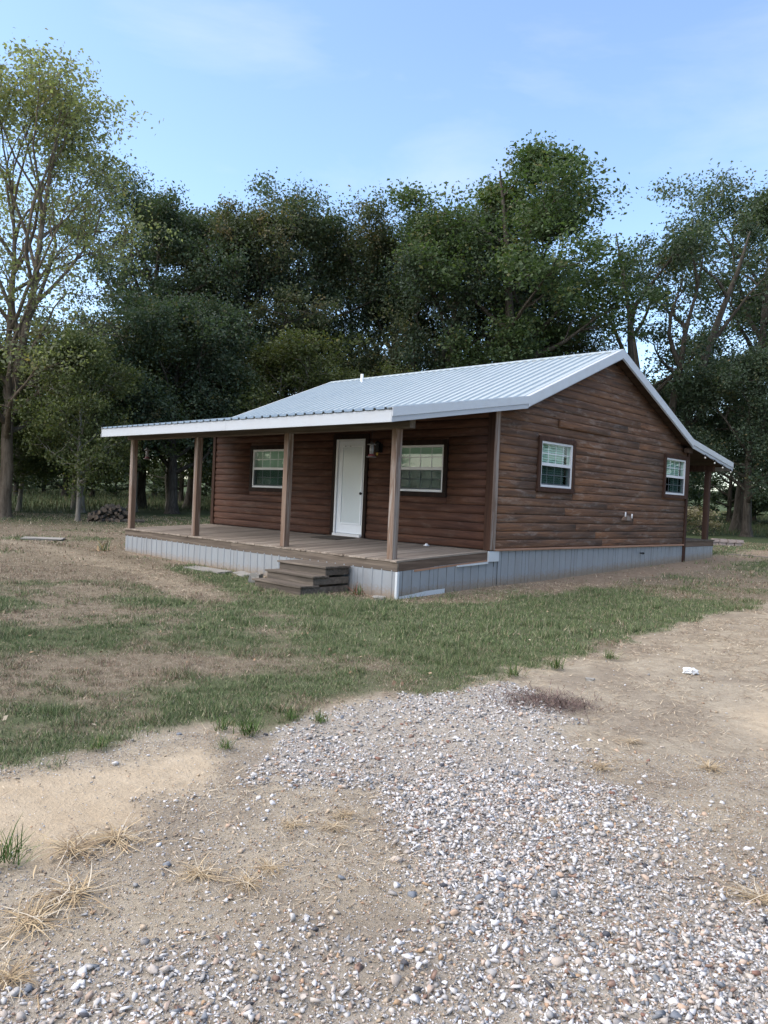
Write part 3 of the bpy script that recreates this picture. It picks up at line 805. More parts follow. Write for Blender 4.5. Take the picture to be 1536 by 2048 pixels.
prism('rim_board', [(-D+.036, -.158), (-.06, -.038), (-.06, -.165), (-D+.036, -.300)], 'x', -L-.002, -L+.036, RIMY, deck)
prism('nailing_strip', [(-2.05, -.282), (-.06, -.172), (-.06, -.200), (-2.05, -.318)], 'x', -.03, .010, TANW, deck)

# back porch
bdeck = hbox('back_deck_frame', -L+.06, -.06, WD+.03, 10.55, -.1, .075, RIM, cabin, 0)
nbb = 15
for k in range(nbb):
    y0 = WD+.025 + k*(2.03/nbb); hbox('deck_board', -L, .03, y0, y0+2.03/nbb-.006, .096, .128, RIM, bdeck, 0)
hbox('rim_board', -.05, .015, WD+.025, 10.60, -.05, .094, RIMY, bdeck); hbox('rim_board', -L, -.052, 10.56, 10.60, -.05, .094, RIM, bdeck)
for x in (-.12, -4.5, -8.9): hbox('back_porch_post', x-.07, x+.07, 10.24, 10.38, .129, 2.03, POSTB, cabin, .006)
hbox('back_porch_beam', -9.1, .05, 10.245, 10.375, 2.031, 2.20, POSTB, cabin)
hbox('header_block', .05, .18, 8.2, 8.45, 2.40, 2.52, CEIL, cabin)

# skirting sheets
skirt = hbox('skirting_frame', -L+.12, -.12, -D+.12, WD-.14, -.9, -.31, DARK, cabin, 0)
def skirt_sheet(p0, p1, out, ztop, zt2, mat=SKIRT, rib=.0):
    p0 = np.array(p0, float); p1 = np.array(p1, float); n = np.array(out, float)
    ln = np.linalg.norm(p1-p0); pts = []; nrib = max(1, round(ln/.229)); p = ln/nrib
    for k in range(nrib):
        x = k*p
        if rib: pts += [(x, 0), (x+p*.5-.012, 0), (x+p*.5-.006, -.022), (x+p*.5+.006, -.022), (x+p*.5+.012, 0)]
        else: pts += [(x, 0), (x+p*.5-.020, 0), (x+p*.5-.009, .011), (x+p*.5+.009, .011), (x+p*.5+.020, 0)]
    pts.append((ln, 0)); vs = []; fs = []
    for x, h in pts:
        q = p0 + (p1-p0)*x/ln + n*h
        zb_ = float(gz(q[0]+n[0]*.02, q[1]+n[1]*.02)) - .04
        vs.append((q[0], q[1], ztop+(zt2-ztop)*x/ln+Z0)); vs.append((q[0], q[1], zb_))
    for i in range(len(pts)-1): fs.append([2*i, 2*i+1, 2*i+3, 2*i+2])
    return link('skirting_sheet', py_mesh('skirting_sheet', vs, fs), mat, skirt)
for k in range(10):
    x0 = -L+.03 + k*(L-.04)/10; x1 = x0+(L-.04)/10-.002
    skirt_sheet((x0, -D+.0+(k % 2)*.003), (x1, -D+.0+(k % 2)*.003), (0, -1, 0)[:2], -.285, -.285)
yy = [-D+.02, -1.55, -.64, .26]
for i in range(3):
    a, b = yy[i], yy[i+1]-.002
    z_ = lambda y: -.29+.12*(y+D)/D
    skirt_sheet((.002+(i % 2)*.003, a), (.002+(i % 2)*.003, b), (1, 0), z_(a) if i < 2 else -.20, z_(b) if i < 2 else -.20, rib=1)
n_g = 9
for k in range(n_g):
    a = .262 + k*(WD-.10-.262)/n_g; b = a+(WD-.10-.262)/n_g-.002
    skirt_sheet((.012+(k % 2)*.003, a), (.012+(k % 2)*.003, b), (1, 0), .0, .0, rib=1)
skirt_sheet((.004, WD+.022), (.004, 9.56), (1, 0), -.045, -.045, rib=1); skirt_sheet((.007, 9.562), (.007, 10.58), (1, 0), -.045, -.045, rib=1)
hbox('flashing', .004, .040, -.058, .259, -.205, -.014, SKIRTW, skirt, .002)
prism('flashing', [(-.95, -.247), (-.06, -.206), (-.06, -.24), (-.95, -.272)], 'x', .004, .036, SKIRTW, skirt)
hbox('flashing', -.025, .022, -D-.022, -D+.03, -.78, -.31, SKIRTW, skirt, .003)
vsf = [(.0245, -D+.04, -.76), (.0245, -1.28, -.76), (.0245, -1.26, -.63), (.0245, -1.75, -.645), (.0245, -2.1, -.68), (.0245, -D+.04, -.70)]
prism('paint_patch', [(v[1], v[2]) for v in vsf], 'x', .0225, .0245, SKIRTW, skirt)
# hose tap on the skirting, bracket with pipe stubs on the gable
tap = lathe('hose_tap', [(.016, 0), (.016, .06), (.026, .065), (.026, .09), (.014, .10)], (0, 0, 0), BLACK, cabin, 10)
tap.matrix_parent_inverse = cabin.matrix_basis.inverted(); tap.matrix_basis = Matrix.Translation((.03, 6.03, -.16+Z0)) @ Matrix.Rotation(math.pi/2, 4, 'Y')
hbox('tap_handle', .10, .115, 5.96, 6.10, -.172, -.148, BLACK, tap, 0).matrix_parent_inverse = (Matrix.Translation((.03, 6.03, -.16+Z0)) @ Matrix.Rotation(math.pi/2, 4, 'Y')).inverted()
cs_v, cs_f = [], []
for x in (.036, .10):
    for k in range(9):
        a = math.pi*k/8
        cs_v.append((x, 5.19+.20*math.cos(a), .615+.10*math.sin(a)+Z0))
for k in range(8): cs_f.append([k, k+1, 9+k+1, 9+k])
cs_f += [list(range(9))[::-1], list(range(9, 18)), [0, 9, 17, 8]]
br = link('utility_bracket', py_mesh('utility_bracket', cs_v, cs_f), POST, cabin)
for y, h in ((5.10, .15), (5.42, .11)):
    lathe('pipe_stub', [(.02, 0), (.016, h), (.010, h)], (.075, y, .66+Z0), VINYL, br, 10)

# ------------------------------------------------------------------ porch things
st = empty('porch_steps', (-1.58, -3.1, .0), 'weathered three-tread wooden box steps up to the porch', 'steps')
sx0, sx1 = -2.30, -1.08
for i, (y0, y1, z1, z0) in enumerate([(-3.02, -2.48, -.30, -.45), (-3.28, -2.96, -.45, -.60), (-3.54, -3.22, -.60, -.80)]):
    zt = z1
    if i == 2:
        hbox('tread', sx0-.04, sx1+.03, y0-.03, y0+.125, zt-.034, zt, STEP, st); hbox('tread', sx0-.035, sx1+.02, y0+.130, y1+.06, zt-.036, zt-.002, STEP, st)
    else:
        hbox('tread', sx0-.03, sx1+.035, y0-.035, y0+.125, zt-.034, zt, STEP, st); hbox('tread', sx0-.03, sx1+.03, y0+.130, y1-.002, zt-.035, zt-.001, STEP, st)
    hbox('riser', sx0, sx1-.001, y0, y0+.035, z0-.03 if i < 2 else -.82, zt-.036, STEP, st)
    for x in (sx0, sx1-.035):
        hbox('side_board', x+.002*i-.002, x+.035+.002*i-.002, y0+.036, -2.49, (z0 if i < 2 else -.82)+.001, zt-.037, STEP, st)
hbox('doormat_tmp', 0, .01, 0, .01, -5, -4.99, DARK, None) if False else None
mat_o = prism('doormat', [(-4.15, 0), (-3.35, 0), (-3.35, .012), (-4.15, .012)], 'y', -.75, -.18, mat_plain('brown_mat', (.075, .062, .05), .95, 0, .5), None, 0)
mat_o.location = (0, 0, Z0-.026); mat_o.rotation_euler = (math.atan(.125/D), 0, 0)
mat_o.location.z = Z0 + .004
tag(mat_o, 'thin brown doormat lying on the deck before the white door', 'doormat')
cap = lathe('plastic_cap', [(.055, 0), (.06, .012), (.045, .022), (.03, .026), (.03, .042), (.012, .048)], (-1.33, -.22, Z0-.012), VINYL, None, 16)
tag(cap, 'small round white plastic cap lying on the porch deck', 'cap')

def feeder(x, y, ztop, label, hook):
    e = empty('hanging_feeder', (x, y, ztop-.25), label, 'bird feeder')
    v, f = tube_np([(x, y, ztop+hook), (x+.002, y, ztop+hook*.5), (x, y, ztop+.03)], [.004]*3, 5)
    link('wire', np_mesh('wire', v, f), BLACK, e)
    lathe('cap', [(.02, .045), (.03, .02), (.075, .0), (.078, -.012), (.03, -.014)][::-1], (x, y, ztop), mat_plain('tin', (.20, .19, .18), .4, .6), e, 14)
    lathe('seed_tube', [(.036, -.19), (.037, -.014)], (x, y, ztop), mat_paint('cloudy_tube', (.26, .255, .25), .25, .7, (.10, .08, .07), 0, 25), e, 14)
    lathe('base_cup', [(.045, -.215), (.06, -.205), (.045, -.175), (.037, -.17)], (x, y, ztop), REDP, e, 14)
    lathe('perch_tray', [(.085, -.228), (.09, -.222), (.088, -.214), (.045, -.2145)], (x, y, ztop), mat_plain('tin_tray', (.20, .19, .18), .4, .6), e, 14)
feeder(-1.16, -2.0, 1.80+Z0, 'tube bird feeder with red base hanging by the front door', .33)
feeder(-8.93, -2.0, 1.80+Z0, 'small dim bird feeder hanging beside the far end porch post', .30)

# string of bulbs under the back porch rake
sl = empty('string_lights', (.29, 9.9, 2.2+Z0), 'string of round white bulbs hanging along the back porch roof edge', 'string lights')
CLB = mat_plain('frosted_bulb', (.75, .73, .66), .3)
by = [8.94, 9.6, 10.19, 10.8]; pts = []
for i, y in enumerate(by):
    zt = roof_z(y)-.19
    if i: 
        ym = (y+by[i-1])/2; pts.append((.315, ym, roof_z(ym)-.23+Z0))
    pts.append((.315, y, zt+Z0-.01))
v, f = tube_np(pts, [.006]*len(pts), 5); link('cable', np_mesh('cable', v, f), BLACK, sl)
for y in by:
    zt = roof_z(y)-.20+Z0
    s_ = lathe('socket', [(.014, -.06), (.014, 0)], (.315, y, zt), BLACK, sl, 8)
    lathe('bulb', [(.010, -.110), (.022, -.10), (.025, -.085), (.017, -.065), (.012, -.06)], (.315, y, zt), CLB, s_, 12)

# ------------------------------------------------------------------ trees
def gen_tree(seed, H, r0, cb, R, nl=15, nsub=5, ntw=3, leaf=.22, cn=44, cr=.50, lean=(0, 0), stems=1, fork=.25, spread=.16, bare=None, up=.0, flat=.75, shape='dome', keep=1.0, twigvis=True):
    r = np.random.RandomState(seed)
    tubes = []; clumps = []
    leaders = []
    for s in range(stems):
        az = r.rand()*6.28 if stems > 1 else 0
        n = 9; t = np.linspace(0, 1, n)
        top = H*.83 if s == 0 else H*r.uniform(.70, .82)
        w = r.randn(n, 2)*.012*H*np.minimum(1, t*3)[:, None]; w = np.cumsum(w, 0)*.45
        off = np.zeros((n, 2))
        if stems > 1:
            k = np.clip((t-fork)/(1-fork), 0, 1)**.85
            az = s*6.28/stems + r.uniform(-.5, .5)
            off = k[:, None]*np.array([math.cos(az), math.sin(az)])*spread*H
        xy = np.array(lean)[None, :]*(t[:, None]**1.3)*H + w + off
        p = np.c_[xy, t*top]
        rad = r0*(1-t*.93)**.9 * (1 if s == 0 or stems == 1 else .75); rad[0] *= 1.45
        if stems > 1 and s > 0: p[:3] = np.c_[leaders[0][0][:3, :2]*1 + off[:3], p[:3, 2]]
        q = np.interp
        tt = np.linspace(0, 1, 16)
        tt = np.r_[0, .02, .05, tt[1:]]
        pp = np.c_[[np.interp(tt, t, p[:, i]) for i in range(3)]].T; rr_ = np.interp(tt, t, r0*(1-t*.93)**.9*(1 if s == 0 else .75))
        rr_[0] *= 1.6; rr_[1] *= 1.25; rr_[2] *= 1.08
        tubes.append(tube_np(pp, np.maximum(rr_, .02), 9)); leaders.append((p, t, top))
    for i in range(nl):
        p, t, top = leaders[i % stems]
        s = (i+.5+r.uniform(-.4, .4))/nl
        h = cb + s*(top*.97-cb)
        base = np.array([np.interp(h, p[:, 2], p[:, k]) for k in range(3)])
        br = r0*max(.12, (1-h/H))*.62
        if shape == 'dome': e = R*math.sin(math.pi*min(1, .20+.76*s))**.65
        elif shape == 'cone': e = R*(1-s)**.75*1.0+.25
        elif shape == 'column': e = R*(.75+.5*r.rand())*math.sin(math.pi*min(1, .25+.68*s))**.4
        else: e = R
        el = math.radians(r.uniform(8, 30) + 36*s + up)
        az = i*2.39996 + r.uniform(-.4, .4)
        ln = max(.5, e*r.uniform(.82, 1.12)/max(.35, math.cos(el))*(.9 if s < .8 else .75))
        ln = min(ln, (H-h)/max(.15, math.sin(el))*1.02 + .6)
        n = 7; d = np.array([math.cos(az)*math.cos(el), math.sin(az)*math.cos(el), math.sin(el)])
        pts = [base]; step = ln/(n-1)
        for k in range(n-1):
            d = d + r.randn(3)*.16 + np.array([0, 0, .05]); d /= np.linalg.norm(d); pts.append(pts[-1]+d*step)
        pts = np.array(pts); tl = np.linspace(0, 1, n)
        tubes.append(tube_np(pts, np.maximum(br*(1-tl*.88), .018), 6))
        isbare = bare is not None and bare(i, s, az)
        subs = nsub + (r.rand() < .5)
        for j in range(subs):
            u = .28 + .72*(j+r.rand())/subs if j else 1.0
            b = np.array([np.interp(u, tl, pts[:, k]) for k in range(3)])
            dir0 = pts[min(n-1, int(u*(n-1))+1)]-pts[max(0, int(u*(n-1))-1)]; dir0 /= np.linalg.norm(dir0)+1e-9
            d2 = dir0 + r.randn(3)*.75 + np.array([0, 0, .15]); d2 /= np.linalg.norm(d2)
            l2 = max(.5, ln*r.uniform(.25, .45)*(1.15-.4*u))
            q0 = b; sp = [b]
            for k in range(4):
                d2 = d2 + r.randn(3)*.2; d2 /= np.linalg.norm(d2); sp.append(sp[-1]+d2*l2/4)
            sp = np.array(sp); t5 = np.linspace(0, 1, 5)
            tubes.append(tube_np(sp, np.maximum(br*.42*(1-.5*u)*(1-t5*.8), .010), 4))
            for w_ in range(ntw):
                uu_ = .35+.65*(w_+r.rand())/ntw
                b2 = np.array([np.interp(uu_, t5, sp[:, k]) for k in range(3)])
                d3 = d2 + r.randn(3)*.9; d3 /= np.linalg.norm(d3)
                l3 = r.uniform(.5, 1.1)*min(1.2, l2)
                e3 = b2+d3*l3
                if twigvis: tubes.append(tube_np([b2, b2+d3*l3*.5+r.randn(3)*.05, e3], [.012, .009, .005], 3))
                if isbare:
                    for q in range(2):
                        d4 = d3+r.randn(3)*.6; tubes.append(tube_np([e3, e3+d4*.35, e3+d4*.7], [.006, .005, .003], 3))
                    if r.rand() < .25: clumps.append((e3, .35))
                elif r.rand() < keep: clumps.append((e3, 1.0))
            if not isbare: clumps.append((sp[-1], 1.0))
        if not isbare: clumps.append((pts[-1], 1.0))
    def cap(a):
        a = np.array(a, float); k = .72*H; z = a[:, 2]; hi = z > k
        a[hi, 2] = k + .26*H*np.tanh((z[hi]-k)/(.26*H)*.9); return a
    tubes = [(cap(v), f) for v, f in tubes]
    C = cap([c for c, _ in clumps]); wgt = np.array([w for _, w in clumps])
    cnt = r.poisson(cn*wgt*r.uniform(.5, 1.5, len(C)))
    idx = np.repeat(np.arange(len(C)), cnt); N = len(idx)
    rad = r.uniform(.65, 1.25, len(C))[idx]*cr
    pos = C[idx] + r.randn(N, 3)*np.array([1, 1, flat])*rad[:, None]*.72
    nrm = r.randn(N, 3) + np.array([0, 0, .7]); nrm /= np.linalg.norm(nrm, axis=1)[:, None]
    tn = np.cross(nrm, r.randn(N, 3)); tn /= np.linalg.norm(tn, axis=1)[:, None] + 1e-9
    bt = np.cross(nrm, tn)
    l = (leaf*np.clip(np.exp(r.randn(N)*.28), .5, 1.5))[:, None]
    v = np.stack([pos-tn*l*.5, pos+bt*l*.30+nrm*l*.06, pos+tn*l*.5-nrm*l*.12, pos-bt*l*.30+nrm*l*.06], 1).reshape(-1, 3)
    b = np.arange(N)[:, None]*4
    f = np.concatenate([b+np.array([[0, 1, 2]]), b+np.array([[0, 2, 3]])], 1).reshape(-1, 3)
    tv, tf = join_np(tubes)
    return np_mesh('trunk', tv, tf, True), np_mesh('crown', v, f)

BARK = mat_bark('grey_brown_bark', (.035, .028, .022), (.11, .095, .08))
BARKP = mat_bark('pale_bark', (.13, .115, .095), (.30, .28, .245), 1.2)
BARKT = mat_bark('tan_bark', (.09, .068, .05), (.22, .175, .135), 1.0)
OAK = mat_leaf('dark_oak_leaf', (.026, .040, .028), (.052, .078, .050), (.088, .118, .074), (.14, .115, .058), .10)
OAKB = mat_leaf('browning_oak_leaf', (.032, .044, .027), (.064, .082, .046), (.11, .122, .066), (.18, .13, .065), .22)
BRT = mat_leaf('mid_green_leaf', (.028, .048, .024), (.058, .090, .040), (.10, .135, .060), (.15, .13, .05), .08)
PALE = mat_leaf('pale_yellow_green_leaf', (.10, .112, .07), (.18, .194, .125), (.27, .28, .19), (.24, .19, .10), .12, .45)
YNG = mat_leaf('olive_young_leaf', (.038, .054, .022), (.076, .095, .038), (.125, .14, .058), (.17, .15, .05), .08)
FAR = mat_leaf('blue_green_leaf', (.030, .046, .030), (.052, .074, .044), (.085, .108, .064))

TREE = {}
def proto(key, bark, leafm, **kw):
    t, c = gen_tree(**kw); t.materials.append(bark); c.materials.append(leafm); TREE[key] = (t, c)
proto('oak_a', BARK, OAK, seed=1, H=20, r0=.42, cb=4.0, R=5.0, nl=22, nsub=6, ntw=3, leaf=.155, cn=100, cr=.56)
proto('oak_b', BARK, OAK, seed=2, H=20, r0=.40, cb=5.0, R=4.6, nl=20, nsub=6, ntw=3, leaf=.155, cn=100, cr=.55, stems=2, spread=.10, fork=.3)
proto('oak_c', BARK, OAKB, seed=3, H=20, r0=.45, cb=3.2, R=5.3, nl=22, nsub=6, ntw=3, leaf=.155, cn=100, cr=.58)
proto('bright', BARK, BRT, seed=14, H=21, r0=.38, cb=5.0, R=4.6, nl=26, nsub=6, ntw=3, leaf=.155, cn=98, cr=.52, stems=2, spread=.09, fork=.22)
proto('open', BARK, OAK, seed=5, H=19, r0=.42, cb=5.0, R=3.6, nl=18, nsub=4, ntw=2, leaf=.155, cn=70, cr=.48, stems=4, spread=.20, fork=.12, up=12)
proto('pale', BARKT, PALE, seed=6, H=18.5, r0=.26, cb=3.0, R=3.9, nl=36, nsub=6, ntw=3, leaf=.14, cn=38, cr=.44, stems=2, spread=.06, fork=.30, up=20, lean=(.012, .012), shape='column', bare=lambda i, s, az: .12 < s < .34 and math.cos(az-.77) > .2)
proto('young_a', BARKP, YNG, seed=7, H=8.5, r0=.11, cb=1.6, R=2.5, nl=22, nsub=5, ntw=3, leaf=.125, cn=50, cr=.36, shape='cone', up=6)
proto('young_b', BARKP, YNG, seed=8, H=8.5, r0=.10, cb=1.5, R=2.9, nl=20, nsub=5, ntw=3, leaf=.125, cn=50, cr=.38, up=8)
proto('low_dense', BARK, OAK, seed=9, H=12, r0=.30, cb=1.9, R=4.4, nl=24, nsub=6, ntw=3, leaf=.145, cn=92, cr=.52)
proto('far', BARK, FAR, seed=10, H=22, r0=.35, cb=.9, R=5.2, nl=22, nsub=5, ntw=3, leaf=.36, cn=30, cr=.70, twigvis=False)

def tree(key, x, y, H, name, label, group=None, wid=1.0, rot=None, cat='tree', leafmat=None):
    t, c = TREE[key]; h0 = {'oak_a': 20, 'oak_b': 20, 'oak_c': 20, 'bright': 21, 'open': 19, 'pale': 18.5, 'young_a': 8.5, 'young_b': 8.5, 'low_dense': 12, 'far': 22}[key]
    e = empty(name, (x, y, float(gz(x, y))-.05), label, cat, group)
    s = H/h0; e.scale = (s*wid, s*wid, s); e.rotation_euler = (0, 0, PR.random()*6.28 if rot is None else rot)
    for nm, me in (('trunk', t), ('crown', c)):
        o = bpy.data.objects.new(nm, me); COL.objects.link(o); o.parent = e
    return e

for key, x, y, H, w, lab in (
    ('oak_a', -30.6, 9.4, 19.4, 1.0, 'dark oak with some yellowing leaves right behind the pale thin tree'),
    ('oak_b', -31.9, 13.6, 20.3, 1.0, 'dark twin-stemmed oak behind the fused double trunk'),
    ('oak_c', -28.2, 14.4, 19.8, .95, 'browning oak behind the far end of the porch roof'),
    ('oak_a', -27.3, 18.1, 20.2, 1.05, 'broad dark oak above the middle of the porch roof'),
    ('oak_b', -28.2, 22.7, 19.0, 1.0, 'twin-stemmed dark oak set back behind the broad dark oak'),
    ('oak_c', -24.3, 22.4, 19.8, 1.0, 'lower rusty-leaved oak above the roof vent pipe'),
    ('oak_a', -20.1, 22.2, 19.6, .95, 'dark oak above the middle of the main roof ridge'),
    ('oak_b', -20.4, 26.1, 20.6, .9, 'dark twin-stemmed oak just behind the tallest mid green tree'),
    ('oak_c', -17.2, 29.5, 14, 1.0, 'shorter browning oak low behind the tallest mid green tree')):
    tree(key, x, y, H, 'oak_tree', lab, 'oaks in the wood behind the cabin', w)
tree('bright', -15.0, 24.0, 22.4, 'ash_tree', 'tallest tree, mid green leaves, rising above the roof ridge', None, 1.22)
tree('open', -11.9, 33.1, 21.5, 'oak_tree', 'open-crowned many-stemmed oak with sky between its limbs behind the gable', None, 1.0)
tree('oak_a', -9.75, 41.0, 25, 'oak_tree', 'big oak with thick grey trunk beyond the back porch', None, 1.05)
tree('oak_b', -7.2, 47.8, 23.5, 'oak_tree', 'tall oak standing behind the thick grey trunk', None, .95)
tree('low_dense', -6.9, 33.6, 11.0, 'oak_tree', 'low dense bushy oak reaching down over the back porch roof', None, 1.0)
tree('low_dense', -12.4, 35.5, 9.6, 'oak_tree', 'low spreading oak with dark trunk behind the back porch post', None, .9)
tree('pale', -23.3, -.2, 18.0, 'willow_oak_tree', 'tall thin pale yellow-green tree with tan trunk', None, 1.05, .0)
tree('low_dense', -24.6, 8.0, 11.0, 'oak_tree', 'oak with very thick trunk at the lawn edge', None, 1.0)
tree('young_a', -20.06, 1.35, 7.6, 'young_tree', 'slender young tree with pale trunk beside the firewood pile', None, .9)
for key, x, y, H, w, lab in (
    ('young_b', -26.8, 4.6, 8.6, 1.2, 'young olive green tree right behind the firewood pile'),
    ('young_b', -28.6, 2.4, 7.8, 1.3, 'wide young tree behind the slender pale-trunked tree'),
    ('young_a', -26.8, 7.2, 9.2, 1.25, 'pointed young tree beside the very thick trunk'),
    ('young_b', -23.4, 13.5, 9.6, 1.15, 'bright olive young tree against the left slope of the main roof'),
    ('young_a', -24.2, 11.3, 8.0, 1.1, 'pointed young tree above the second porch post'),
    ('young_b', -22.0, 17.2, 8.2, 1.0, 'small young tree just above the far end of the roof ridge'),
    ('young_a', -29.5, 5.4, 9.0, 1.3, 'pointed young tree deep behind the firewood pile'),
    ('young_b', -31, 11.5, 8, 1.3, 'wide young tree in shade behind the very thick trunk'),
    ('young_a', -27.5, -.8, 8.8, 1.3, 'pointed young tree behind the tan trunk of the pale tree'),
    ('young_b', -25.0, -2.2, 6.6, 1.2, 'short young tree beside the tan trunk of the pale tree')):
    tree(key, x, y, H, 'young_tree', lab, 'young trees along the lawn edge', w)
rr = random.Random(21)
for k in range(26):
    s = -.62 + k*.05 + rr.uniform(-.02, .02); d = rr.uniform(60, 80)
    x = CAMX + FX*d + RX*d*s; y = CAMY + FY*d + RY*d*s
    tree('far', x, y, rr.uniform(10, 14.5), 'far_tree', 'dim blue-green tree far behind the oaks', 'far trees behind the oaks', 1.15)
for k in range(24):
    s = -.62 + k*.054 + rr.uniform(-.015, .015); d = rr.uniform(66, 86)
    x = CAMX + FX*d + RX*d*s; y = CAMY + FY*d + RY*d*s
    tree('far', x, y, rr.uniform(3.2, 5.0), 'shrub', 'low dark shrub far off under the trees', 'far shrubs under the trees', 2.4, cat='shrub')
# the wood goes on round the clearing behind the viewer (seen in the window panes)
for k in range(28):
    a = math.radians(42 + k*10.2 + rr.uniform(-3, 3)); d = rr.uniform(42, 60)
    x = CAMX + d*(FX*math.cos(a) + RX*math.sin(a)); y = CAMY + d*(FY*math.cos(a) + RY*math.sin(a))
    tree('far', x, y, rr.uniform(14, 19), 'far_tree', 'dim tree on the far side of the clearing, mirrored in the window panes', 'trees across the clearing', 1.2)

# ------------------------------------------------------------------ grass
def in_cabin(x, y, m=.05):
    return ((x > -L-.05-m) & (x < .03+m) & (y > -D-.03-m) & (y < 10.62+m)) | ((x > -2.36) & (x < -1.02) & (y > -3.58) & (y < -2.4))
def frustum_pts(N, d0, d1, r, lat=.60):
    u = np.sqrt(r.uniform(d0*d0, d1*d1, N)); v = r.uniform(-lat, lat, N)*u
    return CAMX+u*FX+v*RX, CAMY+u*FY+v*RY, u
def blades(x, y, z, ln, wd, lean, r, col):
    N = len(x); az = r.rand(N)*6.283; s = r.rand(N)*6.283
    dirx, diry = np.cos(az), np.sin(az)
    p = np.stack([x, y, z], 1)
    side = np.stack([np.cos(s), np.sin(s), np.zeros(N)], 1)*wd[:, None]*.5
    tip = p + np.stack([dirx*np.sin(lean)*ln, diry*np.sin(lean)*ln, np.cos(lean)*ln], 1)
    v = np.stack([p-side, p+side, tip], 1).reshape(-1, 3)
    f = np.arange(3*N).reshape(-1, 3)
    c = np.repeat(col, 3, axis=0)
    return v, f, c
def pick(cols, p, n, r, jit=.25):
    cols = np.array(cols); i = r.choice(len(cols), n, p=np.array(p)/np.sum(p))
    return cols[i]*r.uniform(1-jit, 1+jit, (n, 1))
r = np.random.RandomState(31)
Vs, Fs, Cs, off = [], [], [], 0
for (N, d0, d1, w0, l0, l1) in ((420000, 4.2, 8.5, .0052, .018, .042), (380000, 8.5, 15, .0085, .02, .05), (220000, 15, 34, .02, .03, .07)):
    x, y, u = frustum_pts(N, d0, d1, r)
    ok = ~in_cabin(x, y); x, y, u = x[ok], y[ok], u[ok]
    lawn_, grav_, sand_, hd_, green_, _, _ = zones(x, y)
    tuft = fbm(x, y, 7.0, 2, 12); tuft2 = fbm(x, y, 2.2, 3, 15)
    pr = lawn_*(.25 + .95*sstep(.35, .65, tuft)*(.45+.55*green_))*(.75+.5*tuft2)
    ok = r.rand(len(x)) < np.clip(pr, 0, 1); x, y, u, green_, tuft = x[ok], y[ok], u[ok], green_[ok], tuft[ok]
    n = len(x)
    gsel = r.rand(n) < np.clip(green_*1.15+.05, 0, .95)
    cg = pick([(.066, .100, .040), (.10, .142, .058), (.15, .19, .088), (.22, .24, .14), (.32, .28, .19)], [2.6, 4, 3, 1.6, 1.2], n, r)
    cb_ = pick([(.21, .145, .105), (.29, .21, .155), (.37, .295, .22), (.48, .41, .32), (.16, .155, .095), (.13, .092, .07)], [2.4, 3, 2.6, 1.5, 2.2, 1.0], n, r)
    col = np.where(gsel[:, None], cg, cb_)
    ln = .78*r.uniform(l0, l1, n)*(.7+.8*green_)*(.7+.8*tuft)*(1+1.1*sstep(.60, .70, fbm(x, y, 3.1, 2, 52))); wd = w0*r.uniform(.6, 1.4, n)
    v, f, c = blades(x, y, gz(x, y)-.004, ln, wd, r.uniform(.15, 1.2, n), r, col)
    Vs.append(v); Fs.append(f+off); Cs.append(c); off += len(v)
GRASSM = mat_attr('grass_blades', .7, None, .15)
me = np_mesh('lawn_grass', np.concatenate(Vs), np.concatenate(Fs), False, np.concatenate(Cs)); 
tag(link('lawn_grass', me, GRASSM), 'short patchy green and brown lawn grass before the cabin', 'grass', kind='stuff')
# tall meadow beyond the mown edge
x, y, u = frustum_pts(150000, 33, 95, r, .62)
tuft = fbm(x, y, .8, 3, 3)
edge = (x < -27.0+1.5*(tuft-.5)) | (y > 37+3*(tuft-.5)) | (u > 44+3*(tuft-.5))
ok = edge & (r.rand(len(x)) < .3+.7*tuft); x, y, u, tuft = x[ok], y[ok], u[ok], tuft[ok]; n = len(x)
col = pick([(.045, .066, .028), (.068, .094, .04), (.105, .122, .056), (.16, .14, .08), (.09, .075, .042)], [3, 3.5, 2, 1, .8], n, r)
v, f, c = blades(x, y, gz(x, y)-.02, r.uniform(.18, .45, n)*(.5+tuft), .035*r.uniform(.6, 1.5, n), r.uniform(.05, .5, n), r, col)
tag(link('meadow_grass', np_mesh('meadow_grass', v, f, False, c), GRASSM), 'tall green meadow grass growing under the trees', 'grass', kind='stuff')
# dead straw lying on the bare drive
x, y, u = frustum_pts(150000, 2.6, 15, r)
lawn_, grav_, sand_, hd_, green_, _, _ = zones(x, y)
tuft = fbm(x, y, 3.2, 3, 22)
pr = (1-lawn_)*(1-.93*np.clip(grav_*1.5, 0, 1))*(1-.92*sand_)*sstep(.34, .60, tuft) + .5*hd_ + .55*grav_*sstep(.60, .70, fbm(x, y, 2.1, 3, 41))
ok = (~in_cabin(x, y)) & (r.rand(len(x)) < pr); x, y, u = x[ok], y[ok], u[ok]; n = len(x)
col = pick([(.46, .38, .27), (.34, .26, .17), (.24, .17, .115), (.58, .50, .38), (.13, .09, .065)], [3, 2.5, 2, 1.8, 1.8], n, r)
brown = sstep(.5, .6, fbm(x, y, 2.1, 3, 41))[:, None]*zones(x, y)[1][:, None]
col = col*(1-brown*.7) + np.array([.17, .10, .07])*brown*.7
v, f, c = blades(x, y, gz(x, y)+.006, r.uniform(.025, .10, n), .0038*r.uniform(.5, 1.6, n)*(.6+u*.14), r.uniform(1.2, 1.56, n), r, col)
tag(link('dead_straw', np_mesh('dead_straw', v, f, False, c), GRASSM), 'dead straw scattered over the bare soil of the drive', 'straw', kind='stuff')

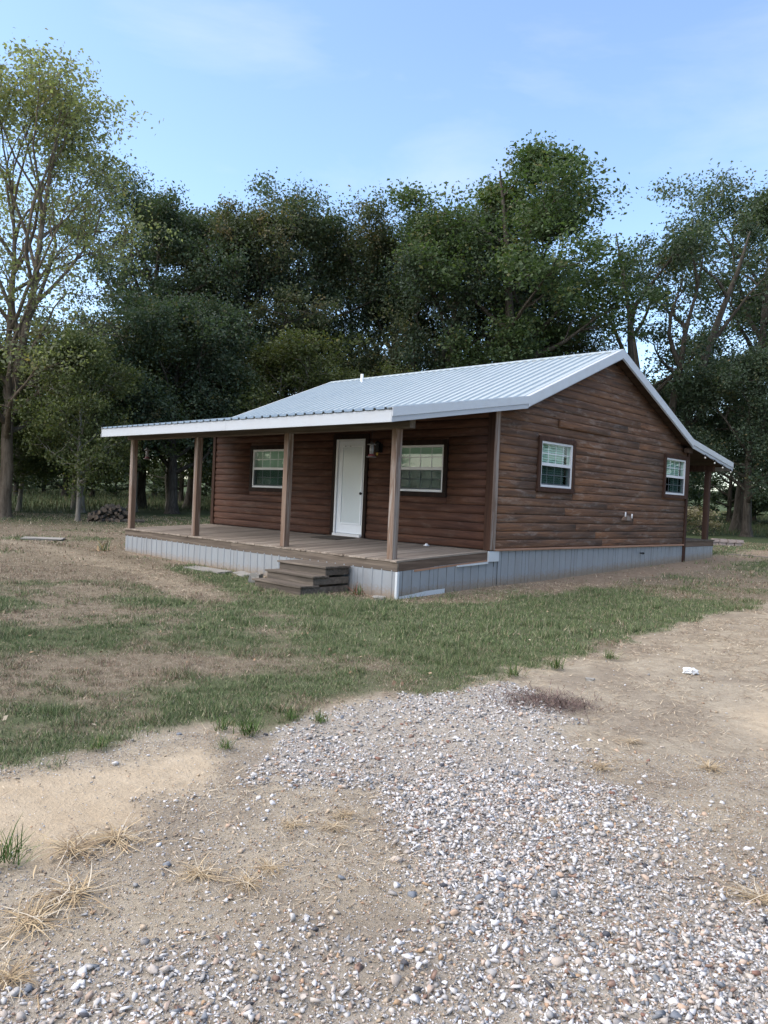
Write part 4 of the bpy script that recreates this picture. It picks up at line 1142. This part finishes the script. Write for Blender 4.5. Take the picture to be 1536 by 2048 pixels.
# fallen leaves on the lawn
x, y, u = frustum_pts(900, 4.5, 20, r)
lawn_ = zones(x, y)[0]
ok = (~in_cabin(x, y)) & (r.rand(len(x)) < lawn_*sstep(.35, .65, fbm(x, y, .5, 3, 61))); x, y, u = x[ok], y[ok], u[ok]; n = len(x)
a = r.rand(n)*6.283; sz = r.uniform(.012, .024, n); z = gz(x, y)+.022
ex = np.stack([np.cos(a)*sz, np.sin(a)*sz, r.randn(n)*.008], 1); ey = np.stack([-np.sin(a)*sz*.55, np.cos(a)*sz*.55, r.randn(n)*.008], 1); p = np.stack([x, y, z], 1)
v = np.stack([p-ex, p+ey, p+ex, p-ey], 1).reshape(-1, 3); f = np.arange(4*n).reshape(-1, 4)
c = np.repeat(pick([(.24, .16, .10), (.32, .24, .16), (.18, .12, .08), (.40, .34, .25)], [3, 2, 2, 1], n, r), 4, axis=0)
tag(link('fallen_leaves', np_mesh('fallen_leaves', v, f, False, c), GRASSM), 'small brown fallen leaves strewn over the lawn', 'leaves', kind='stuff')
# clumps
def curved_clump(n, lmin, lmax, w, elmin, elmax, droop, cols, p, seed, spread=.03):
    r = np.random.RandomState(seed); Vv, Ff, Cc = [], [], []; o = 0
    col = pick(cols, p, n, r)
    for k in range(n):
        az = r.rand()*6.283; el = r.uniform(elmin, elmax); l = r.uniform(lmin, lmax)
        q = np.array([r.randn()*spread, r.randn()*spread, 0.0]); d = np.array([math.cos(az)*math.cos(el), math.sin(az)*math.cos(el), math.sin(el)])
        sd_ = np.array([-math.sin(az), math.cos(az), 0])*w*r.uniform(.6, 1.3)
        if elmax < 1.0 and k % 3 == 0:
            q = np.array([r.randn()*.09, r.randn()*.09, .004]); d = np.array([math.cos(az), math.sin(az), .02]); l *= .6
        pts = [q]
        for j in range(3):
            pts.append(pts[-1]+d*l/3); d = d + np.array([r.randn()*.12, r.randn()*.12, -droop+r.randn()*.08]); d /= np.linalg.norm(d)
        pts = np.array(pts); pts[:, 2] = np.maximum(pts[:, 2], .004+.004*r.rand())
        for j, pt in enumerate(pts):
            ww = sd_*(1, .9, .65, .12)[j]*.5
            Vv += [pt-ww, pt+ww]
        for j in range(3): Ff.append([o+2*j, o+2*j+1, o+2*j+3, o+2*j+2])
        Cc += [col[k]]*8; o += 8
    return np_mesh('clump', np.array(Vv), np.array(Ff), False, np.array(Cc))
DRYC = [(.46, .36, .22), (.36, .27, .16), (.27, .20, .125), (.52, .46, .36), (.18, .13, .085)]
dry = [curved_clump(110, .09, .26, .0050, .0, .62, .30, DRYC, [3, 3, 2, 1.5, 1], 50+k, .025) for k in range(4)]
GRC = [(.045, .085, .022), (.07, .12, .035), (.11, .16, .05), (.22, .19, .10)]
grn = [curved_clump(90, .05, .15, .0045, .5, 1.5, .15, GRC, [3, 3, 2, 1], 60+k, .03) for k in range(2)]
dark = curved_clump(1100, .03, .10, .0042, .1, 1.2, .1, [(.115, .08, .07), (.17, .12, .105), (.08, .06, .057)], [3, 2, 2], 70, .16)
CL = mat_attr('dry_stems', .8, None, .15)
for m_ in dry+grn+[dark]: m_.materials.append(CL)
def clump(me, x, y, s, rot, name, lab, cat, grp=None, sz=1.0):
    o = link(name, me, None, None, (x, y, float(gz(x, y))+.012)); o.scale = (s, s, s*sz); o.rotation_euler = (0, 0, rot)
    return tag(o, lab, cat, grp)
DG = 'dead grass clumps on the drive'
for k, (x, y, s, lab) in enumerate([
    (5.12, -9.97, 1.15, 'large splayed straw-coloured grass clump on the edge of the bare sand'),
    (5.13, -9.77, 1.0, 'splayed straw grass clump beside the largest one at the sand edge'),
    (5.48, -10.14, 1.05, 'golden upright-sided dead grass clump among soil and pebbles'),
    (5.56, -10.33, 1.1, 'wide flat dead grass clump next to the golden one'),
    (5.84, -10.5, .8, 'pale bleached dead grass clump among coarse pebbles'),
    (5.66, -9.68, .75, 'thin grey dead grass clump on pebbly soil'),
    (5.85, -9.59, .65, 'small trailing dead grass clump next to the yellow clump'),
    (5.81, -9.44, .6, 'small yellow dead grass clump at the gravel edge'),
    (5.61, -8.81, .6, 'sparse dead grass clump on soil just inside the gravel'),
    (5.53, -9.09, .55, 'low dead grass clump on the dark soil patch'),
    (5.68, -8.95, .6, 'twiggy dead grass clump beside the white gravel'),
    (7.34, -8.08, .9, 'dead grass clump growing through deep white gravel'),
    (6.1, -7.13, .85, 'brown dead grass clump where gravel thins into soil'),
    (6.55, -6.6, .9, 'flattened straw clump on the bare drive beyond the gravel'),
    (6.0, -6.5, .7, 'dead grass clump beside the purple-brown weed mat'),
    (6.35, -8.06, .5, 'tiny rusty dead grass clump in white gravel')]):
    clump(dry[k % 4], x, y, s*.84, k*1.7, 'dead_grass_clump', lab, 'grass clump', DG, .75)
for k, (x, y, s, lab) in enumerate([
    (5.03, -10.22, 1.2, 'fresh green grass tuft on the bare sand'),
    (4.28, -8.44, 1.3, 'round green grass tuft where the sand meets the gravel'),
    (4.11, -8.52, .8, 'small green tuft beside the round green tuft'),
    (4.36, -7.88, .8, 'green tuft on the gravel edge of the lawn'),
    (4.46, -8.74, .7, 'small weedy tuft on sand by the gravel corner'),
    (3.97, -9.31, .8, 'dull green tuft on the sand by the lawn edge'),
    (4.5, -3.95, 1.0, 'lone green tuft standing out on the bare drive'),
    (4.42, -4.9, 1.3, 'ragged green tuft at the lawn edge by the drive'),
    (4.35, -5.5, 1.2, 'ragged tuft at the lawn corner above the gravel'),
    (4.19, -8.0, .8, 'green tuft between lawn and white gravel')]):
    clump(grn[k % 2], x, y, s, k*2.1, 'grass_tuft', lab, 'grass tuft', 'green tufts by the drive', 1.0)
tag(clump(dark, 5.0, -6.08, 1.25, .3, 'weed_mat', 'purple-brown mat of dead weeds lying on the gravel', 'weeds', None, .6), kind='stuff')
tag(clump(dark, 5.2, -5.98, .8, 1.3, 'weed_mat', 'small purple-brown weed patch joined to the larger dead mat', 'weeds', None, .6), kind='stuff')
iris = curved_clump(16, .2, .45, .035, .6, 1.5, .18, [(.10, .14, .07), (.16, .19, .10), (.30, .22, .12)], [3, 2, 2], 81, .06)
irisd = curved_clump(22, .15, .35, .035, .0, .5, .3, [(.28, .19, .10), (.36, .26, .16), (.20, .11, .06)], [3, 2, 2], 82, .08)
weed = curved_clump(40, .08, .24, .014, .3, 1.5, .12, [(.06, .09, .035), (.10, .13, .05), (.22, .08, .05)], [3, 2, 2], 83, .05)
for m_ in (iris, irisd, weed): m_.materials.append(CL)
pl = empty('iris_plant', (-9.12, -2.95, float(gz(-9.12, -2.95))), 'iris plant with limp brown leaves at the porch corner', 'plant')
for m_, nm in ((iris, 'leaves'), (irisd, 'dead_leaves')):
    o = bpy.data.objects.new(nm, m_); COL.objects.link(o); o.parent = pl
clump(weed, -.62, -2.74, 1.1, .5, 'weed_plant', 'small green and red weed growing against the skirting by the steps', 'plant')

# ------------------------------------------------------------------ gravel
def hull_variants(n, npts, seed, ax=(1, .78, .5)):
    out = []; rr = random.Random(seed)
    for _ in range(n):
        bm = bmesh.new()
        for k in range(npts):
            v = Vector((rr.gauss(0, 1), rr.gauss(0, 1), rr.gauss(0, 1))).normalized()*rr.uniform(.62, 1.12)
            bm.verts.new((v.x*ax[0]*.5, v.y*ax[1]*.5, v.z*ax[2]*.5))
        g_ = bmesh.ops.convex_hull(bm, input=bm.verts[:])
        dead = [e for e in g_['geom_interior'] if isinstance(e, bmesh.types.BMVert)] + [e for e in g_['geom_unused'] if isinstance(e, bmesh.types.BMVert)]
        if dead: bmesh.ops.delete(bm, geom=list(set(dead)), context='VERTS')
        bmesh.ops.triangulate(bm, faces=bm.faces[:])
        bm.verts.index_update()
        vs = np.array([v.co[:] for v in bm.verts]); fs = np.array([[v.index for v in f.verts] for f in bm.faces]); bm.free()
        out.append((vs, fs))
    return out
def scatter(vars_, x, y, z, size, col, r, tilt=.35):
    Vv, Ff, Cc, o = [], [], [], 0
    kind = r.randint(len(vars_), size=len(x))
    for k, (bv, bf) in enumerate(vars_):
        m_ = kind == k; n = m_.sum()
        if not n: continue
        a = r.rand(n)*6.283; b = r.randn(n)*tilt; c_ = r.randn(n)*tilt
        ca, sa, cb2, sb, cc, sc_ = np.cos(a), np.sin(a), np.cos(b), np.sin(b), np.cos(c_), np.sin(c_)
        X = bv[None, :, 0]*size[m_][:, None]; Y = bv[None, :, 1]*(size[m_]*r.uniform(.8, 1.15, n))[:, None]; Z = bv[None, :, 2]*(size[m_]*r.uniform(.7, 1.3, n))[:, None]
        Y, Z = Y*cb2[:, None]-Z*sb[:, None], Y*sb[:, None]+Z*cb2[:, None]
        X, Z = X*cc[:, None]-Z*sc_[:, None], X*sc_[:, None]+Z*cc[:, None]
        X, Y = X*ca[:, None]-Y*sa[:, None], X*sa[:, None]+Y*ca[:, None]
        P_ = np.stack([X+x[m_][:, None], Y+y[m_][:, None], Z+z[m_][:, None]], -1)
        nvb = len(bv)
        Vv.append(P_.reshape(-1, 3)); Ff.append((bf[None]+(np.arange(n)*nvb)[:, None, None]).reshape(-1, 3)+o); Cc.append(np.repeat(col[m_], nvb, axis=0)); o += n*nvb
    return np.concatenate(Vv), np.concatenate(Ff), np.concatenate(Cc)
STC = [(.62, .62, .63), (.52, .51, .50), (.44, .40, .36), (.47, .37, .30), (.33, .32, .31), (.19, .205, .225), (.24, .16, .125), (.085, .085, .095), (.38, .26, .16)]
STP = [4.2, 3.2, 2.8, 1.8, 1.9, 1.4, .8, .4, .2]
PEB = [(.44, .36, .27), (.36, .29, .21), (.50, .45, .38), (.28, .22, .17), (.30, .30, .30), (.40, .27, .18)]
PEP = [3, 3, 1.6, 2, 1.2, 1]
r = np.random.RandomState(77)
big = hull_variants(16, 8, 5, (1.1, .8, .52)); small = hull_variants(8, 6, 6, (1, .8, .6))
parts = []
def gravel_band(N, d0, d1, med, sig, vars_, cols, probs, fn, lo, hi, lift=.25):
    x, y, u = frustum_pts(N, d0, d1, r, .56)
    lawn_, grav_, sand_, hd_, green_, _, _ = zones(x, y)
    ok = (r.rand(N) < fn(lawn_, grav_, sand_, hd_)) & ~in_cabin(x, y)
    x, y, gv = x[ok], y[ok], grav_[ok]; n = len(x)
    s = np.clip(np.exp(r.randn(n)*sig)*med, lo, hi)
    z = gz(x, y) + .012*gv + s*lift*r.uniform(-.2, 1.2, n)
    return scatter(vars_, x, y, z, s, pick(cols, probs, n, r, .15), r)
full = lambda a, gv, sd_, h: np.clip((gv-.12)*1.25, 0, 1)*(1-a)
parts.append(gravel_band(80000, 1.9, 4.4, .0182, .45, big, STC, STP, full, .008, .055))
parts.append(gravel_band(60000, 4.4, 8.5, .022, .40, big, STC, STP, full, .014, .055))
parts.append(gravel_band(90000, 1.9, 5.0, .0095, .38, small, STC[:6]+PEB, STP[:6]+[1.6]*6, lambda a, gv, sd_, h: (.5+.5*gv)*(1-sd_*.86)*(1-a), .005, .016))
parts.append(gravel_band(9000, 1.9, 4.2, .017, .4, big, PEB+STC[:2], PEP+[1.5, 1.5], lambda a, gv, sd_, h: .7*(1-sd_*.93)*(1-a), .010, .045, .15))
parts.append(gravel_band(9000, 4.2, 11, .018, .4, small, PEB+STC[:3], PEP+[1, 1, 1], lambda a, gv, sd_, h: .5*(1-sd_*.8)*(1-a), .010, .045, .15))
v, f, c = [], [], []; o_ = 0
for a, b, d_ in parts: v.append(a); f.append(b+o_); c.append(d_); o_ += len(a)
STONEM = mat_attr('crushed_stone', .75, 60., .3)
tag(link('gravel', np_mesh('gravel', np.concatenate(v), np.concatenate(f), False, np.concatenate(c)), STONEM), 'loose white grey and tan gravel spread over the drive', 'gravel', kind='stuff')
# the largest stones, each its own piece of the ground
sm = NT('loose_stone')
_o = sm.n('ShaderNodeObjectInfo').outputs['Random']
_c = sm.ramp(_o, [(0., (.64, .64, .65)), (.30, (.50, .50, .51)), (.46, (.44, .39, .34)), (.62, (.47, .35, .26)), (.74, (.18, .20, .23)), (.84, (.30, .29, .28)), (.91, (.23, .13, .10)), (.96, (.07, .075, .09))], 'CONSTANT')
_n = sm.noise(sm.coord('Object', (60, 60, 60), True), 1., 5, .6)
_c = sm.mix(sm.ramp(_n, [(.35, 0.), (.75, .5)]), _c, sm.mix(1., _c, (.55, .5, .46), 'MULTIPLY'))
sm.bsdf(_c, .75, 0, sm.bump(_n, .3, .003), .3)
stm = []
for k, (bv, bf) in enumerate(hull_variants(12, 16, 15)):
    m_ = np_mesh('stone', bv, bf); m_.materials.append(sm.m); stm.append(m_)
x, y, u = frustum_pts(5000, 2.0, 5.5, r, .54)
lawn_, grav_, sand_, hd_, green_, _, _ = zones(x, y)
ok = r.rand(len(x)) < np.clip(grav_+.04*(1-sand_), 0, 1)*(1-lawn_); x, y, u, grav_ = x[ok][:280], y[ok][:280], u[ok][:280], grav_[ok][:280]
for k in range(len(x)):
    s_ = float(np.clip(np.exp(r.randn()*.22)*.040, .030, .064))
    o = link('stone', stm[k % 12], None, ground, (x[k], y[k], float(gz(x[k], y[k]))+.012*grav_[k]+s_*.10))
    o.scale = (s_, s_, s_); o.rotation_euler = (r.randn()*.25, r.randn()*.25, r.rand()*6.28)

# ------------------------------------------------------------------ things lying about
def rough_block(name, sx, sy, sz, x, y, rot, mat, lab, cat, grp=None, seed=0, tilt=(0, 0), dzz=0.0, jit=.02):
    rr = random.Random(seed); bm = bmesh.new(); bmesh.ops.create_cube(bm, size=1.0)
    bmesh.ops.subdivide_edges(bm, edges=bm.edges[:], cuts=2, use_grid_fill=True)
    for v in bm.verts: v.co = Vector((v.co.x*sx+rr.gauss(0, jit*sx), v.co.y*sy+rr.gauss(0, jit*sy), (v.co.z+.5)*sz+rr.gauss(0, jit*sz)))
    me = bpy.data.meshes.new(name); bm.to_mesh(me); bm.free()
    o = link(name, me, mat, None, (x, y, float(gz(x, y))-.01+dzz)); o.rotation_euler = (tilt[0], tilt[1], rot)
    return tag(o, lab, cat, grp)
CONC = mat_paint('weathered_concrete', (.27, .26, .24), .9, .6, (.22, .20, .17), 0, 4, .3)
PINKB = mat_paint('pinkish_paver', (.34, .28, .26), .9, .5, (.22, .17, .15), 0, 6, .3)
GREYW = mat_wood('grey_plank', (.20, .18, .155), (.30, .27, .235), (.40, .37, .33), 'x', 1, .5)
rough_block('slate_slab', 1.15, .30, .05, -4.55, -3.02, .06, CONC, 'long flat grey slab lying on the grass before the skirting', 'slab', seed=1, tilt=(.05, 0))
rough_block('slate_slab', .55, .22, .05, -3.72, -2.78, -.2, CONC, 'short grey slab leaning by the skirting near the steps', 'slab', seed=2, tilt=(.12, 0))
rough_block('concrete_block', .20, .17, .17, -2.72, -3.2, .5, CONC, 'broken concrete lump beside the wooden steps', 'block', seed=3, jit=.06)
rough_block('concrete_slab', 1.0, .6, .06, -12.7, -2.9, 1.0, CONC, 'flat pale concrete slab out on the brown lawn', 'slab', seed=4)
rough_block('pale_stone', .17, .11, .07, -.12, -2.72, .4, CONC, 'pale stone under the porch corner skirting', 'stone', seed=5, jit=.08)
for k, (x, y, rot, ln, lab) in enumerate([(-.05, 13.0, .25, .75, 'short pale plank lying on dry grass beyond the back porch'), (.75, 12.9, .1, .8, 'second pale plank lying further out on the dry grass'), (-.9, 12.2, .9, .6, 'tan plank lying by the back porch skirting')]):
    rough_block('plank', ln, .12, .04, x, y, rot, GREYW, lab, 'plank', seed=10+k, jit=.01)
for k in range(8):
    a, lv = k % 4, k//4
    bx_, by_ = -3.25+a*.235+lv*.06, 19.25+a*.20
    rough_block('paver_block', .27, .20, .13, bx_, by_, .70+PR.uniform(-.06, .06), PINKB, 'pinkish block in the low stack beyond the back porch', 'block', 'stacked pinkish blocks', 20+k, (0, 0), lv*.128, .02)
# crumpled white litter
bm = bmesh.new(); bmesh.ops.create_icosphere(bm, subdivisions=3, radius=.5)
rq = random.Random(8)
for v in bm.verts: v.co = Vector((v.co.x*.15, v.co.y*.10, max(-.02, v.co.z*.075)))*(1+rq.uniform(-.22, .22)) + Vector((0, 0, .028))
me = bpy.data.meshes.new('litter'); bm.to_mesh(me); bm.free()
o = link('litter', me, VINYL, None, (5.32, -3.88, float(gz(5.32, -3.88)))); o.rotation_euler = (0, 0, .7)
tag(o, 'crumpled white plastic litter lying alone on the bare drive', 'litter')
rough_block('pale_stone', .07, .05, .03, 4.85, -5.0, .4, CONC, 'small pale stone on the drive near the lawn edge tufts', 'stone', seed=35, jit=.08)

# firewood pile
LOGB = mat_bark('log_bark', (.05, .042, .036), (.17, .15, .13), 2.0); LOGE = mat_plain('cut_log_end', (.20, .15, .11), .9, 0, .5)
def log_mesh(rad, ln, seed, half=False):
    rr = random.Random(seed); n = 9; vs, fs = [], []
    for s in (-.5, .5):
        for k in range(n):
            a = 2*math.pi*k/n; q = rad*rr.uniform(.85, 1.1)
            zc = q*math.sin(a)
            if half: zc = max(zc, -.15*rad)
            vs.append((s*ln, q*math.cos(a), zc))
    for k in range(n): fs.append([k, (k+1) % n, n+(k+1) % n, n+k])
    fs += [list(range(n))[::-1], list(range(n, 2*n))]
    me = py_mesh('firewood_log', vs, fs); me.materials.append(LOGB); me.materials.append(LOGE)
    me.polygons[len(fs)-1].material_index = 1; me.polygons[len(fs)-2].material_index = 1
    return me
logs = [log_mesh(rr_, ln_, 90+i, hf) for i, (rr_, ln_, hf) in enumerate([(.07, .45, False), (.09, .5, False), (.055, .5, False), (.085, .42, True), (.07, .48, True)])]
rq = random.Random(14); A = np.array([-20.0, 1.75]); B = np.array([-19.2, 3.05]); perp = np.array([-(B-A)[1], (B-A)[0]]); perp = perp/np.linalg.norm(perp)
for row, (cnt, h) in enumerate(((11, .07), (10, .20), (8, .33), (5, .45), (3, .55))):
    for dep in (0, 1):
        for k in range(cnt):
            t = .5 + ((k+.5)/cnt-.5)*(cnt/11.)*1.08 + (.0 if row < 3 else .06)
            p = A+(B-A)*t + perp*(dep*.4-.2+rq.uniform(-.08, .08))
            o = link('firewood_log', logs[rq.randrange(5)], None, None, (p[0], p[1], float(gz(p[0], p[1]))+h+rq.uniform(-.02, .02)))
            o.rotation_euler = (rq.random()*6.28, rq.uniform(-.2, .2), math.atan2(perp[1], perp[0])+rq.gauss(0, .35))
            tag(o, 'split grey firewood log in the heap at the lawn edge', 'log', 'firewood heap')
o = link('fallen_log', log_mesh(.065, 1.3, 120), None, None, (-18.95, 2.75, float(gz(-18.95, 2.75))+.05)); o.rotation_euler = (0, 0, math.atan2(B[1]-A[1], B[0]-A[0]))
tag(o, 'long pale log lying along the foot of the firewood heap', 'log')
# dry brush heap
bt, bc = gen_tree(seed=40, H=1.0, r0=.02, cb=.1, R=1.3, nl=9, nsub=4, ntw=2, leaf=.09, cn=12, cr=.22)
DRYL = mat_leaf('dry_brush_leaf', (.14, .12, .08), (.26, .22, .15), (.38, .33, .23)); bt.materials.append(BARK); bc.materials.append(DRYL)
for x, y, s, lab in ((-8.4, 28.6, 1.5, 'tall dry leafy brush heap behind the back porch corner'), (-8.0, 30.5, .8, 'low dry brush scattered next to the tall brush heap')):
    e = empty('brush_heap', (x, y, float(gz(x, y))), lab, 'brush'); e.scale = (s, s, s*.8)
    for nm, me in (('twigs', bt), ('dry_leaves', bc)):
        o = bpy.data.objects.new(nm, me); COL.objects.link(o); o.parent = e
